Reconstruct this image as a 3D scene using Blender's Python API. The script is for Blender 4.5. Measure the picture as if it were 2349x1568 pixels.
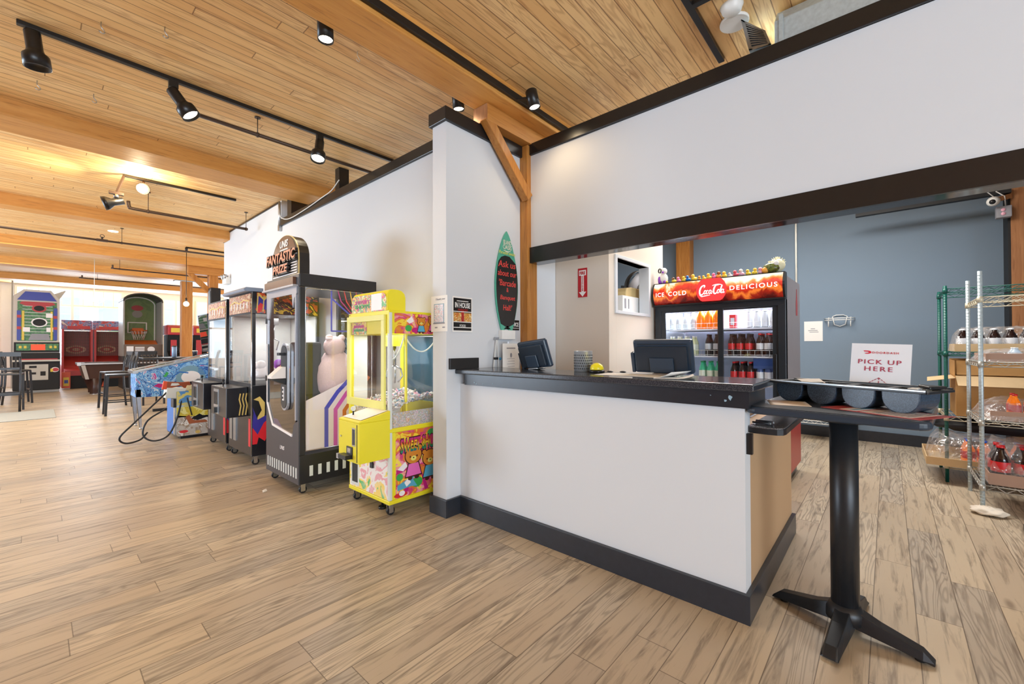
import bpy, bmesh, math, random
from mathutils import Vector, Matrix
random.seed(7)
for o in list(bpy.data.objects): bpy.data.objects.remove(o)
SC = bpy.context.scene; COL = SC.collection
PI = math.pi
# ---------------- camera ----------------
F_PX, YAW, PITCH, ROLL, CAM_H = 970.945, math.radians(41.5958), math.radians(0.51988), math.radians(-0.16759), 1.28
cd = bpy.data.cameras.new('camera'); cam = bpy.data.objects.new('camera', cd); COL.objects.link(cam)
cd.sensor_width = 36; cd.lens = F_PX/2349*36; cd.clip_start = .05; cd.clip_end = 200
fw = Vector((math.cos(YAW)*math.cos(PITCH), math.sin(YAW)*math.cos(PITCH), math.sin(PITCH)))
rt = Vector((math.sin(YAW), -math.cos(YAW), 0)); upv = rt.cross(fw)
r2 = rt*math.cos(ROLL)+upv*math.sin(ROLL); u2 = -rt*math.sin(ROLL)+upv*math.cos(ROLL)
M = Matrix((r2, u2, -fw)).transposed().to_4x4(); M.translation = (0, 0, CAM_H); cam.matrix_world = M
SC.camera = cam
# ---------------- light and exposure ----------------
SC.view_settings.view_transform = 'Standard'; SC.view_settings.look = 'None'
SC.view_settings.gamma = 1; SC.view_settings.use_curve_mapping = False
SC.view_settings.exposure = 0.45
w = bpy.data.worlds.new('world'); SC.world = w; w.use_nodes = True
w.node_tree.nodes['Background'].inputs[0].default_value = (.86, .93, 1, 1)
w.node_tree.nodes['Background'].inputs[1].default_value = 2.6
def lamp(name, kind, loc, energy, color=(1, 1, 1), size=1, size_y=None, aim=None, spot=None, radius=.03, blend=.5):
    l = bpy.data.lights.new(name, kind); o = bpy.data.objects.new(name, l); COL.objects.link(o)
    l.energy = energy; l.color = color; o.location = loc
    if kind == 'AREA':
        l.size = size
        if size_y: l.shape = 'RECTANGLE'; l.size_y = size_y
    elif kind == 'SUN': l.angle = size
    else: l.shadow_soft_size = radius
    if kind == 'SPOT': l.spot_size = math.radians(spot); l.spot_blend = blend
    if aim is not None:
        o.rotation_euler = (Vector(aim)-Vector(loc)).to_track_quat('-Z', 'Y').to_euler()
    return o
SKYC = (.68, .84, 1)
lamp('daylight_far_windows', 'AREA', (4, 21.0, 2.0), 480, SKYC, 9, 2.6, aim=(4, 0, 3.5))
lamp('street_wall_added_fill', 'AREA', (-5.7, 9.5, 1.8), 640, SKYC, 5, 2.6, aim=(3, 8, 5))  # added sky-coloured fill before the unbroken brick wall; no window is there
lamp('rear_wall_added_fill', 'AREA', (-1.5, -6.8, 1.8), 760, SKYC, 8, 2.6, aim=(1, 3, 6.5))  # added fill from behind the camera; windows only assumed, rear wall is unbroken
lamp('service_room_added_fill', 'AREA', (5.2, .9, 3.3), 95, (1, .97, .92), 1.2, 2.4, aim=(5.2, .9, 0))  # unseen lamp, added because the blue room needs light
lamp('till_added_fill', 'AREA', (3.25, .9, 3.3), 12, (1, .97, .92), .25, 2.2, aim=(3.25, .9, 0))  # no fixture seen here; added to brighten the cream panel behind the counter
lamp('games_room_added_fill', 'AREA', (-1, 12, 3.2), 120, (1, .92, .8), 3, 6, aim=(-1, 12, 0))  # added overhead fill for the games room, not a fitting in view
# ---------------- materials ----------------
MATS = {}
def lin(c):
    f = lambda v: v/12.92 if v <= .04045 else ((v+.055)/1.055)**2.4
    return tuple(f(v/255) for v in c)+(1,)
class NT:
    def __init__(s, m): s.t = m.node_tree; s.n = s.t.nodes
    def add(s, typ, ins=None, **kw):
        n = s.n.new('ShaderNode'+typ)
        for k, v in kw.items(): setattr(n, k, v)
        for k, v in (ins or {}).items():
            sk = n.inputs[k]
            if isinstance(v, bpy.types.NodeSocket): s.t.links.new(v, sk)
            else: sk.default_value = v
        return n
    def math(s, op, a, b=0., c=None):
        d = {0: a, 1: b}
        if c is not None: d[2] = c
        return s.add('Math', d, operation=op).outputs[0]
    def ramp(s, fac, stops, interp='LINEAR'):
        n = s.add('ValToRGB', {0: fac}); e = n.color_ramp; e.interpolation = interp
        while len(e.elements) < len(stops): e.elements.new(.5)
        for el, (p, c) in zip(e.elements, stops): el.position = p; el.color = lin(c)
        return n.outputs[0]
    def mix(s, fac, a, b, typ='MIX'):
        n = s.add('Mix', {0: fac}, data_type='RGBA', blend_type=typ)
        for i, v in ((6, a), (7, b)):
            if isinstance(v, bpy.types.NodeSocket): s.t.links.new(v, n.inputs[i])
            else: n.inputs[i].default_value = v
        return n.outputs[2]
def newmat(name):
    m = bpy.data.materials.new(name); m.use_nodes = True; MATS[name] = m
    return m, NT(m), m.node_tree.nodes['Principled BSDF']
def mat(name, c, rough=.5, metal=0, var=.06, scale=12, emit=0, spec=.5, bump=0, coat=0):
    m, t, b = newmat(name)
    co = t.add('NewGeometry').outputs['Position']
    nz = t.add('TexNoise', {'Vector': co, 'Scale': scale, 'Detail': 3})
    v = t.math('MULTIPLY_ADD', nz.outputs[0], var*2, 1-var)
    col = t.mix(1, lin(c), t.add('CombineColor', {0: v, 1: v, 2: v}).outputs[0], 'MULTIPLY')
    t.t.links.new(col, b.inputs['Base Color'])
    b.inputs['Roughness'].default_value = rough; b.inputs['Metallic'].default_value = metal
    b.inputs['Specular IOR Level'].default_value = spec
    if coat: b.inputs['Coat Weight'].default_value = coat; b.inputs['Coat Roughness'].default_value = .1
    if emit:
        t.t.links.new(col, b.inputs['Emission Color']); b.inputs['Emission Strength'].default_value = emit
    if bump:
        bp = t.add('Bump', {'Height': nz.outputs[0], 'Strength': bump, 'Distance': .01}); t.t.links.new(bp.outputs[0], b.inputs['Normal'])
    return m
def planks(name, width, length, tones, seam, grain, rough, coat=0, knots=True, seam_w=.02, off=0., gs=1., contrast=.5):
    """boards running along world x, each with its own tone, grain streaks, knots and dark joints"""
    m, t, b = newmat(name)
    sp = t.add('SeparateXYZ', {0: t.add('NewGeometry').outputs['Position']}).outputs
    y = t.math('DIVIDE', t.math('ADD', sp[1], off+50), width); row = t.math('FLOOR', y); fy = t.math('FRACT', y)
    rr = t.add('TexWhiteNoise', {'W': row}, noise_dimensions='1D').outputs[0]
    x = t.math('ADD', t.math('DIVIDE', sp[0], length), t.math('MULTIPLY', rr, 7.3)); cellx = t.math('FLOOR', x); fx = t.math('FRACT', x)
    idv = t.add('CombineXYZ', {0: cellx, 1: row, 2: 0.}).outputs[0]
    wn = t.add('TexWhiteNoise', {'Vector': idv}, noise_dimensions='3D')
    base = t.ramp(wn.outputs[0], tones)
    r1 = t.math('MULTIPLY', wn.outputs[0], 37.)
    # grain coordinates: stretched along x, shifted per board
    gv = t.add('CombineXYZ', {0: t.math('MULTIPLY_ADD', sp[0], 1.3*gs, r1), 1: t.math('MULTIPLY_ADD', sp[1], 16*gs, r1), 2: sp[2]}).outputs[0]
    n1 = t.add('TexNoise', {'Vector': gv, 'Scale': 1.6, 'Detail': 6, 'Roughness': .62, 'Distortion': .6}).outputs[0]
    kv = t.add('CombineXYZ', {0: t.math('MULTIPLY_ADD', sp[0], .62*gs, r1), 1: t.math('MULTIPLY_ADD', sp[1], 6*gs, r1), 2: 0.}).outputs[0]
    n2 = t.add('TexNoise', {'Vector': kv, 'Scale': 1.3, 'Detail': 2, 'Distortion': .3}).outputs[0]
    rings = t.math('SINE', t.math('MULTIPLY', n2, 95.))
    ringm = t.math('MULTIPLY', t.math('GREATER_THAN', wn.outputs[0], .62), t.math('SMOOTH_MAX', rings, 0., .2))
    g = t.math('MULTIPLY', t.ramp(n1, [(.35, (0, 0, 0)), (.62, (255, 255, 255))]), contrast)
    col = t.mix(t.math('MULTIPLY', ringm, contrast*.62), base, lin(grain))
    st = t.ramp(n1, [(.50, (0, 0, 0)), (.68, (255, 255, 255))])
    col = t.mix(t.math('MULTIPLY', st, contrast), col, lin(grain))
    if knots:
        kk = t.add('CombineXYZ', {0: t.math('MULTIPLY', sp[0], .9), 1: t.math('MULTIPLY', sp[1], 3.2), 2: 0.}).outputs[0]
        vo = t.add('TexVoronoi', {'Vector': kk, 'Scale': 1.5}).outputs['Distance']
        col = t.mix(t.math('MULTIPLY', t.ramp(vo, [(.03, (255, 255, 255)), (.11, (0, 0, 0))]), .55), col, lin(grain))
    e = t.math('MINIMUM', fy, t.math('SUBTRACT', 1., fy)); sm = t.math('LESS_THAN', e, seam_w)
    ex = t.math('MULTIPLY', t.math('MINIMUM', fx, t.math('SUBTRACT', 1., fx)), length/width); sx = t.math('LESS_THAN', ex, seam_w)
    s = t.math('MAXIMUM', sm, sx)
    col = t.mix(t.math('MULTIPLY', s, .75), col, lin(seam))
    t.t.links.new(col, b.inputs['Base Color'])
    t.t.links.new(t.math('MULTIPLY_ADD', n1, .2, rough-.1), b.inputs['Roughness'])
    if coat: b.inputs['Coat Weight'].default_value = coat; b.inputs['Coat Roughness'].default_value = .3
    bp = t.add('Bump', {'Height': t.math('SUBTRACT', n1, s), 'Strength': .12, 'Distance': .004}); t.t.links.new(bp.outputs[0], b.inputs['Normal'])
    return m
def timber(name, tones, grain, axis, rough=.5):
    """solid squared timber: long streaks along one axis with knots and checks"""
    m, t, b = newmat(name)
    p = t.add('NewGeometry').outputs['Position']
    sc = [9., 9., 9.]; sc[axis] = .7
    v = t.add('VectorMath', {0: p, 1: sc}, operation='MULTIPLY').outputs[0]
    n = t.add('TexNoise', {'Vector': v, 'Scale': 2.2, 'Detail': 6, 'Roughness': .6, 'Distortion': .8}).outputs[0]
    col = t.ramp(n, tones)
    st = t.ramp(t.add('TexNoise', {'Vector': v, 'Scale': 6, 'Detail': 3}).outputs[0], [(.58, (0, 0, 0)), (.7, (255, 255, 255))])
    col = t.mix(t.math('MULTIPLY', st, .45), col, lin(grain))
    t.t.links.new(col, b.inputs['Base Color']); b.inputs['Roughness'].default_value = rough
    bp = t.add('Bump', {'Height': n, 'Strength': .2, 'Distance': .01}); t.t.links.new(bp.outputs[0], b.inputs['Normal'])
def art(name, cols, scale=9, rough=.3, stretch=(1, 1, 1), emit=0, dist=1.5):
    """busy printed artwork: distorted cells and strokes of the given colours"""
    m, t, b = newmat(name)
    p = t.add('VectorMath', {0: t.add('NewGeometry').outputs['Position'], 1: stretch}, operation='MULTIPLY').outputs[0]
    n = t.add('TexNoise', {'Vector': p, 'Scale': scale*.6, 'Detail': 4, 'Distortion': dist})
    k = len(cols); st = [(.28+.44*i/k, c) for i, c in enumerate(cols)]
    col = t.ramp(n.outputs[0], st, 'CONSTANT')
    n2 = t.add('TexNoise', {'Vector': p, 'Scale': scale*2, 'Detail': 2}).outputs[0]
    col = t.mix(t.math('MULTIPLY', t.ramp(n2, [(.45, (0, 0, 0)), (.7, (255, 255, 255))]), .35), col, lin(cols[0]))
    t.t.links.new(col, b.inputs['Base Color']); b.inputs['Roughness'].default_value = rough
    if emit: t.t.links.new(col, b.inputs['Emission Color']); b.inputs['Emission Strength'].default_value = emit
def glass(name, tint=(255, 255, 255), refl=.09, rough=.02, tr=1.):
    m, t, b = newmat(name); t.n.remove(b)
    fr = t.add('Fresnel', {'IOR': 1.45}).outputs[0]
    tp = t.add('BsdfTransparent', {0: lin(tint)}); gl = t.add('BsdfGlossy', {'Color': (1, 1, 1, 1), 'Roughness': rough})
    nz = t.add('TexNoise', {'Vector': t.add('NewGeometry').outputs['Position'], 'Scale': 3.}).outputs[0]
    f = t.math('MULTIPLY', fr, t.math('MULTIPLY_ADD', nz, .2, .9))
    bk = t.math('SUBTRACT', 1., t.add('NewGeometry').outputs['Backfacing'])
    mx = t.add('MixShader', {0: t.math('MULTIPLY', bk, t.math('MINIMUM', t.math('ADD', f, refl-.04), 1.)), 1: tp.outputs[0], 2: gl.outputs[0]})
    out = [n for n in t.n if n.type == 'OUTPUT_MATERIAL'][0]; t.t.links.new(mx.outputs[0], out.inputs[0])
planks('ceiling_boards', .088, 3.4, [(0, (236, 188, 124)), (.5, (243, 201, 138)), (1, (248, 212, 154))], (120, 70, 30), (166, 96, 42), .5, knots=False, seam_w=.035, gs=1.2, contrast=.5)
planks('floor_boards', .155, 1.25, [(0, (182, 166, 146)), (.35, (196, 178, 152)), (.7, (206, 190, 166)), (1, (176, 164, 148))], (90, 74, 58), (88, 72, 58), .37, seam_w=.012, gs=1.15, contrast=.6)
timber('beam_timber', [(.3, (206, 142, 66)), (.7, (224, 164, 88))], (156, 96, 40), 0)
timber('post_timber', [(.3, (168, 104, 40)), (.7, (196, 136, 66))], (120, 68, 26), 2, .45)
timber('brown_post', [(.3, (150, 96, 56)), (.7, (182, 128, 82))], (110, 64, 34), 2, .6)
mat('wall_paint', (214, 217, 221), .6, var=.015, scale=2, spec=.3)
mat('cream_paint', (222, 210, 196), .6, var=.02, scale=2, spec=.3)
mat('blue_paint', (124, 142, 160), .65, var=.03, scale=2, spec=.3)
mat('black_trim', (30, 28, 28), .28, var=.2, scale=30)
mat('slate_base', (44, 48, 56), .33, var=.2, scale=25)
mat('black_plastic', (28, 29, 32), .35, var=.1)
mat('black_matte', (24, 24, 26), .6, var=.15)
mat('dark_metal', (40, 42, 46), .38, metal=.3, var=.15, scale=60)
mat('white_plastic', (235, 235, 232), .4, var=.03)
mat('paper', (240, 238, 234), .7, var=.02)
mat('chrome', (205, 208, 212), .22, metal=1, var=.05)
mat('steel', (178, 180, 182), .32, metal=1, var=.12, scale=40)
mat('zinc', (188, 200, 204), .45, metal=.4, var=.22, scale=45)
mat('grey_wire', (182, 180, 172), .4, metal=.5, var=.1)
glass('clear_glass'); glass('front_pane', (255, 255, 255), .16); glass('tinted_glass', (190, 205, 208), .12)
glass('smoke_glass', (120, 118, 118), .14)
def emitter(name, c, s):
    m, t, b = newmat(name); b.inputs['Base Color'].default_value = lin(c); b.inputs['Emission Color'].default_value = lin(c); b.inputs['Emission Strength'].default_value = s
mat('brushed_steel', (206, 208, 210), .35, metal=.55, var=.06, scale=60)
emitter('lamp_glow', (255, 244, 214), 9); emitter('bulb_glow', (255, 238, 200), 14)
# ---------------- mesh builder ----------------
def root_base(p):
    return Vector(p.location) if p.parent is None else root_base(p.parent)+Vector(p.location)
class MB:
    def __init__(s, m='white_plastic'): s.v = []; s.f = []; s.mi = []; s.sm = []; s.ms = [m]; s.cur = 0; s.T = None
    def use(s, m):
        if m not in s.ms: s.ms.append(m)
        s.cur = s.ms.index(m); return s
    def _add(s, vs, fs, smooth=False):
        n = len(s.v)
        s.v += [tuple(s.T @ Vector(v)) for v in vs] if s.T else [tuple(v) for v in vs]
        s.f += [tuple(i+n for i in f) for f in fs]; s.mi += [s.cur]*len(fs); s.sm += [smooth]*len(fs); return s
    def box(s, x0, x1, y0, y1, z0, z1):
        if x0 > x1: x0, x1 = x1, x0
        if y0 > y1: y0, y1 = y1, y0
        if z0 > z1: z0, z1 = z1, z0
        k = (len(s.v)//8 % 9)*.00013; x0 -= k; x1 += k; y0 -= k; y1 += k; z0 -= k; z1 += k  # no two coplanar faces
        return s._add([(x0, y0, z0), (x1, y0, z0), (x1, y1, z0), (x0, y1, z0), (x0, y0, z1), (x1, y0, z1), (x1, y1, z1), (x0, y1, z1)],
                      [(0, 3, 2, 1), (4, 5, 6, 7), (0, 1, 5, 4), (1, 2, 6, 5), (2, 3, 7, 6), (3, 0, 4, 7)])
    def prism(s, pts, a, b):
        """pts: list of 3-D points of one planar outline; a,b: two offset vectors"""
        n = len(pts); a = Vector(a); b = Vector(b)
        vs = [Vector(p)+a for p in pts]+[Vector(p)+b for p in pts]
        fs = [tuple(range(n-1, -1, -1)), tuple(range(n, 2*n))]+[(i, (i+1) % n, n+(i+1) % n, n+i) for i in range(n)]
        return s._add(vs, fs)
    def bar(s, p, q, w, h=None, up=(0, 0, 1)):
        p = Vector(p); q = Vector(q); h = h or w; d = (q-p).normalized(); u = Vector(up)
        if abs(d.dot(u)) > .99: u = Vector((1, 0, 0))
        a = d.cross(u).normalized(); c = a.cross(d)
        o = [a*w/2*i+c*h/2*j for i, j in ((-1, -1), (1, -1), (1, 1), (-1, 1))]
        return s.prism([p+k for k in o], (0, 0, 0), q-p)
    def cyl(s, p, q, r, r2=None, n=16, smooth=True, caps=True):
        p = Vector(p); q = Vector(q); r2 = r if r2 is None else r2; d = (q-p).normalized(); u = Vector((0, 0, 1)) if abs(d.z) < .99 else Vector((1, 0, 0))
        a = d.cross(u).normalized(); c = d.cross(a); vs = []
        for P_, R_ in ((p, r), (q, r2)):
            vs += [P_+(a*math.cos(2*PI*i/n)+c*math.sin(2*PI*i/n))*R_ for i in range(n)]
        s._add(vs, [(i, (i+1) % n, n+(i+1) % n, n+i) for i in range(n)], smooth)
        if caps:
            m = len(s.v)-2*n; s.f += [tuple(m+i for i in range(n-1, -1, -1)), tuple(m+n+i for i in range(n))]; s.mi += [s.cur]*2; s.sm += [False]*2
        return s
    def lathe(s, c, prof, n=20, axis=(0, 0, 1)):
        c = Vector(c); d = Vector(axis).normalized(); u = Vector((0, 0, 1)) if abs(d.z) < .99 else Vector((1, 0, 0))
        a = d.cross(u).normalized(); b = d.cross(a); vs = []; fs = []
        for r, h in prof: vs += [c+d*h+(a*math.cos(2*PI*i/n)+b*math.sin(2*PI*i/n))*max(r, 1e-5) for i in range(n)]
        for k in range(len(prof)-1): fs += [(k*n+i, k*n+(i+1) % n, (k+1)*n+(i+1) % n, (k+1)*n+i) for i in range(n)]
        return s._add(vs, fs, True)
    def ball(s, c, r, n=14, sc=(1, 1, 1)):
        k = max(6, n//2); vs = []; fs = []
        for j in range(k+1):
            th = PI*j/k
            vs += [(c[0]+r*sc[0]*math.sin(th)*math.cos(2*PI*i/n), c[1]+r*sc[1]*math.sin(th)*math.sin(2*PI*i/n), c[2]-r*sc[2]*math.cos(th)) for i in range(n)]
        for j in range(k): fs += [(j*n+i, j*n+(i+1) % n, (j+1)*n+(i+1) % n, (j+1)*n+i) for i in range(n)]
        return s._add(vs, fs, True)
    def tube(s, pts, r, n=8):
        pts = [Vector(p) for p in pts]; m = len(pts); vs = []; prev = None
        for k, p in enumerate(pts):
            d = (pts[min(k+1, m-1)]-pts[max(k-1, 0)]).normalized()
            if prev is None: u = Vector((0, 0, 1)) if abs(d.z) < .9 else Vector((1, 0, 0)); a = d.cross(u).normalized()
            else: a = (prev-d*prev.dot(d)).normalized()
            prev = a; c = d.cross(a); rr = r[k] if isinstance(r, (list, tuple)) else r
            vs += [p+(a*math.cos(2*PI*i/n)+c*math.sin(2*PI*i/n))*rr for i in range(n)]
        fs = [(k*n+i, k*n+(i+1) % n, (k+1)*n+(i+1) % n, (k+1)*n+i) for k in range(m-1) for i in range(n)]
        return s._add(vs, fs+[tuple(range(n-1, -1, -1)), tuple((m-1)*n+i for i in range(n))], True)
    def build(s, name, parent=None, bevel=0, seg=2, sub=0, kind=None, label=None):
        me = bpy.data.meshes.new(name); b = root_base(parent) if parent else Vector((0, 0, 0))
        me.from_pydata([tuple(Vector(v)-b) for v in s.v], [], s.f)
        for m in s.ms: me.materials.append(MATS[m])
        me.polygons.foreach_set('material_index', s.mi); me.polygons.foreach_set('use_smooth', s.sm); me.validate(); me.update()
        bm = bmesh.new(); bm.from_mesh(me); bmesh.ops.recalc_face_normals(bm, faces=bm.faces); bm.to_mesh(me); bm.free()
        o = bpy.data.objects.new(name, me); COL.objects.link(o)
        if parent: o.parent = parent
        if bevel:
            q = o.modifiers.new('b', 'BEVEL'); q.width = bevel; q.segments = seg; q.limit_method = 'ANGLE'; q.angle_limit = .6
        if sub: q = o.modifiers.new('s', 'SUBSURF'); q.levels = q.render_levels = sub
        if kind: o['kind'] = kind
        if label: o['label'] = label
        return o
def smooth(pts, n=6):
    P = [Vector(p) for p in pts]; P = [P[0]*2-P[1]]+P+[P[-1]*2-P[-2]]; o = []
    for i in range(1, len(P)-2):
        for k in range(n):
            t = k/n; a, b, c, d = P[i-1:i+3]; o.append(.5*((2*b)+(c-a)*t+(2*a-5*b+4*c-d)*t*t+(3*b-a-3*c+d)*t**3))
    return o+[P[-2]]
def box(name, m, x0, x1, y0, y1, z0, z1, parent=None, bevel=0, kind=None): return MB(m).box(x0, x1, y0, y1, z0, z1).build(name, parent, bevel, kind=kind)
def tag(o, label, cat, group=None):
    o['label'] = label; o['category'] = cat
    if group: o['group'] = group
    return o
def thing(name, label, cat, loc=(0, 0, 0), group=None):
    o = bpy.data.objects.new(name, None); COL.objects.link(o); o.location = loc; o.empty_display_size = .1
    return tag(o, label, cat, group)
def dup(root, loc, rz=None, label=None, group=None, mats=None):
    def cp(o, par):
        c = o.copy(); COL.objects.link(c); c.parent = par
        for ch in o.children: cp(ch, c)
        return c
    r = cp(root, None); r.location = loc
    if rz is not None: r.rotation_euler = (0, 0, rz)
    if label: r['label'] = label
    if group: r['group'] = group
    return r
class Plane:
    """a flat picture surface: origin, right and up vectors, normal towards the viewer"""
    def __init__(s, o, U, V): s.o = Vector(o); s.U = Vector(U).normalized(); s.V = Vector(V).normalized(); s.N = s.U.cross(s.V)
    def p(s, u, v, d=0): return s.o+s.U*u+s.V*v+s.N*d
    def poly(s, mb, pts, d0, d1): return mb.prism([s.p(u, v) for u, v in pts], s.N*d0, s.N*(d1+(len(mb.f) % 11)*.00004))
    def rect(s, mb, u0, u1, v0, v1, d0, d1): return s.poly(mb, [(u0, v0), (u1, v0), (u1, v1), (u0, v1)], d0, d1)
    def ell(s, mb, u, v, a, b, d0, d1, n=24, rot=0):
        ca, sa = math.cos(rot), math.sin(rot)
        return s.poly(mb, [(u+a*math.cos(2*PI*i/n)*ca-b*math.sin(2*PI*i/n)*sa, v+a*math.cos(2*PI*i/n)*sa+b*math.sin(2*PI*i/n)*ca) for i in range(n)], d0, d1)
    def stroke(s, mb, pts, w, d0, d1):
        for i in range(len(pts)-1):
            (a, b), (c, e) = pts[i], pts[i+1]; L = math.hypot(c-a, e-b) or 1e-6; w0 = w[i] if isinstance(w, (list, tuple)) else w; w1 = w[i+1] if isinstance(w, (list, tuple)) else w
            nx, ny = -(e-b)/L/2, (c-a)/L/2; ex, ey = (c-a)/L*w0*.2, (e-b)/L*w0*.2
            s.poly(mb, [(a-nx*w0-ex, b-ny*w0-ey), (c-nx*w1+ex, e-ny*w1+ey), (c+nx*w1+ex, e+ny*w1+ey), (a+nx*w0-ex, b+ny*w0-ey)], d0, d1)
        return mb
    def text(s, txt, m, u0, u1, v0, v1, d=.002, parent=None, name='lettering', th=.0015, shear=0., bold=0., space=1., rot=0.):
        """letters fitted to the box u0..u1, v0..v1"""
        cu = bpy.data.curves.new('t', 'FONT'); cu.body = txt; cu.align_x = 'CENTER'; cu.shear = shear; cu.offset = bold; cu.space_character = space; cu.resolution_u = 3
        to = bpy.data.objects.new('t', cu); COL.objects.link(to); dg = bpy.context.evaluated_depsgraph_get()
        me = bpy.data.meshes.new_from_object(to.evaluated_get(dg)); bpy.data.objects.remove(to); bpy.data.curves.remove(cu)
        xs = [q.co.x for q in me.vertices]; ys = [q.co.y for q in me.vertices]; x0, x1, y0, y1 = min(xs), max(xs), min(ys), max(ys)
        sx = (u1-u0)/max(x1-x0, 1e-6); sy = (v1-v0)/max(y1-y0, 1e-6); mb = MB(m); cu_, cv_ = (u0+u1)/2, (v0+v1)/2; vs = []
        for q in me.vertices:
            u = (q.co.x-x0)*sx+u0-cu_; v = (q.co.y-y0)*sy+v0-cv_
            vs.append((cu_+u*math.cos(rot)-v*math.sin(rot), cv_+u*math.sin(rot)+v*math.cos(rot)))
        fs = [tuple(f.vertices) for f in me.polygons]; n = len(vs)
        edges = {}
        for f in fs:
            for i in range(len(f)):
                e = (f[i], f[(i+1) % len(f)]); k = tuple(sorted(e)); edges[k] = None if k in edges else e
        side = [(e[0], e[1], e[1]+n, e[0]+n) for e in edges.values() if e]
        mb._add([s.p(u, v, d) for u, v in vs]+[s.p(u, v, d+th) for u, v in vs], [tuple(reversed(f)) for f in fs]+[tuple(i+n for i in f) for f in fs]+side)
        bpy.data.meshes.remove(me)
        return mb.build(name, parent)
# ---------------- the setting ----------------
CEIL = 3.36
box('floor', 'floor_boards', -6, 9.5, -7, 21.4, -.1, 0, kind='structure')
box('ceiling', 'ceiling_boards', -6, 9.5, -7, 21.4, CEIL, CEIL+.1, kind='structure')
n = 0
for y0, y1, zb in ((2.235, 2.53, 3.22), (5.5, 5.93, 3.22), (8.85, 9.15, 3.20), (12.1, 12.5, 3.18), (15.0, 15.4, 3.18), (18.3, 18.7, 3.2), (-1.2, -.9, 3.22)):
    n += 1; box('ceiling_beam', 'beam_timber', -6, 9.5, y0, y1, zb, CEIL+.01, kind='structure', bevel=.01)
def wall(name, m, *b): return box(name, m, *b, kind='structure')
mb = MB('wall_paint').box(2.32, 2.46, 2.64, 6.44, 0, 2.985).box(2.32, 2.46, 6.44, 9.2, 0, CEIL); mb.build('wall_left', kind='structure')
wall('wall_wing', 'wall_paint', 2.05, 2.908, 2.48, 2.64, 0, 2.985); wall('wall_wing', 'wall_paint', 3.054, 3.45, 2.48, 2.64, 0, 2.985)
mb = MB('black_trim').box(2.295, 2.485, 2.6, 6.44, 2.985, 3.082); mb.build('trim_1', kind='structure', bevel=.004)
mb = MB('black_trim').box(2.025, 2.94, 2.455, 2.662, 2.978, 3.08); mb.build('trim_2', kind='structure', bevel=.004)
mb = MB('wall_paint').box(2.96, 3.07, -3.0, 2.42, 2.06, 2.99); mb.build('wall_front', kind='structure')
MB('black_trim').box(2.94, 3.09, -3.0, 2.425, 2.992, 3.092).build('trim_3', kind='structure', bevel=.004)
mat('soffit_gloss', (60, 58, 62), .12, var=.1, metal=.4)
MB('black_trim').box(2.94, 2.962, -3.0, 2.40, 2.02, 2.16).use('soffit_gloss').box(2.962, 3.075, -3.0, 2.40, 2.02, 2.06).build('trim_4', kind='structure')
# dark edging where the taller piece of wall meets the ceiling
MB('black_trim').box(2.305, 2.47, 6.5, 9.0, 3.335, 3.36).box(2.305, 2.47, 8.95, 9.215, 3.2, 3.36).build('trim_5', kind='structure', bevel=.02)
# baseboards
MB('slate_base').box(2.028, 2.05, 2.458, 2.66, 0, .13).box(2.05, 2.20, 2.458, 2.48, 0, .13).build('baseboard_wing', kind='structure', bevel=.002)
box('baseboard_left', 'slate_base', 2.298, 2.32, 2.66, 9.2, 0, .13, kind='structure')
# rooms behind the counter
wall('wall_panel', 'cream_paint', 3.455, 3.56, 1.889, 2.64, 0, CEIL)
mb = MB('cream_paint')
for b in ((3.56, 3.59, 1.889, 1.98, 0, CEIL), (4.30, 4.69, 1.889, 1.98, 0, CEIL), (3.59, 4.30, 1.889, 1.98, 0, 1.605), (3.59, 4.30, 1.889, 1.98, 2.10, CEIL)): mb.box(*b)
mb.build('wall_service', kind='structure')
mb = MB('wall_paint')
for b in ((3.56, 3.60, 1.875, 1.985, 1.58, 2.13), (4.285, 4.33, 1.875, 1.985, 1.58, 2.13), (3.6, 4.285, 1.875, 1.985, 1.58, 1.61), (3.6, 4.285, 1.875, 1.985, 2.1, 2.13)): mb.box(*b)
mb.build('window_1', kind='structure', bevel=.003)
wall('wall_back', 'blue_paint', 7.35, 7.5, -3.5, 4.2, 0, CEIL)
wall('wall_store', 'wall_paint', 3.46, 7.35, 3.9, 4.0, 0, CEIL)
wall('wall_right', 'blue_paint', 3.2, 7.35, -3.2, -3.05, 0, CEIL)
box('baseboard_back', 'slate_base', 7.325, 7.35, -3.0, 3.9, 0, .14, kind='structure')
MB('grey_wire').box(7.325, 7.35, .975, .995, .14, CEIL).build('trim_6', kind='structure')
mat('far_paint', (214, 204, 192), .6, var=.02)
def bricks(name):
    m, t, b = newmat(name); sp = t.add('SeparateXYZ', {0: t.add('NewGeometry').outputs['Position']}).outputs
    v = t.add('CombineXYZ', {0: t.math('ADD', sp[0], sp[1]), 1: sp[2], 2: 0.}).outputs[0]
    br = t.add('TexBrick', {'Vector': v, 'Color1': lin((158, 104, 82)), 'Color2': lin((136, 84, 68)), 'Mortar': lin((190, 170, 156)), 'Scale': 4.2, 'Mortar Size': .012})
    t.t.links.new(br.outputs[0], b.inputs['Base Color']); b.inputs['Roughness'].default_value = .8
bricks('brick_wall')
wall('wall_street', 'brick_wall', -6.15, -6, -7, 21.2, 0, CEIL)
wall('wall_rear', 'far_paint', -6, 9.5, -7.15, -7, 0, CEIL)
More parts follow.
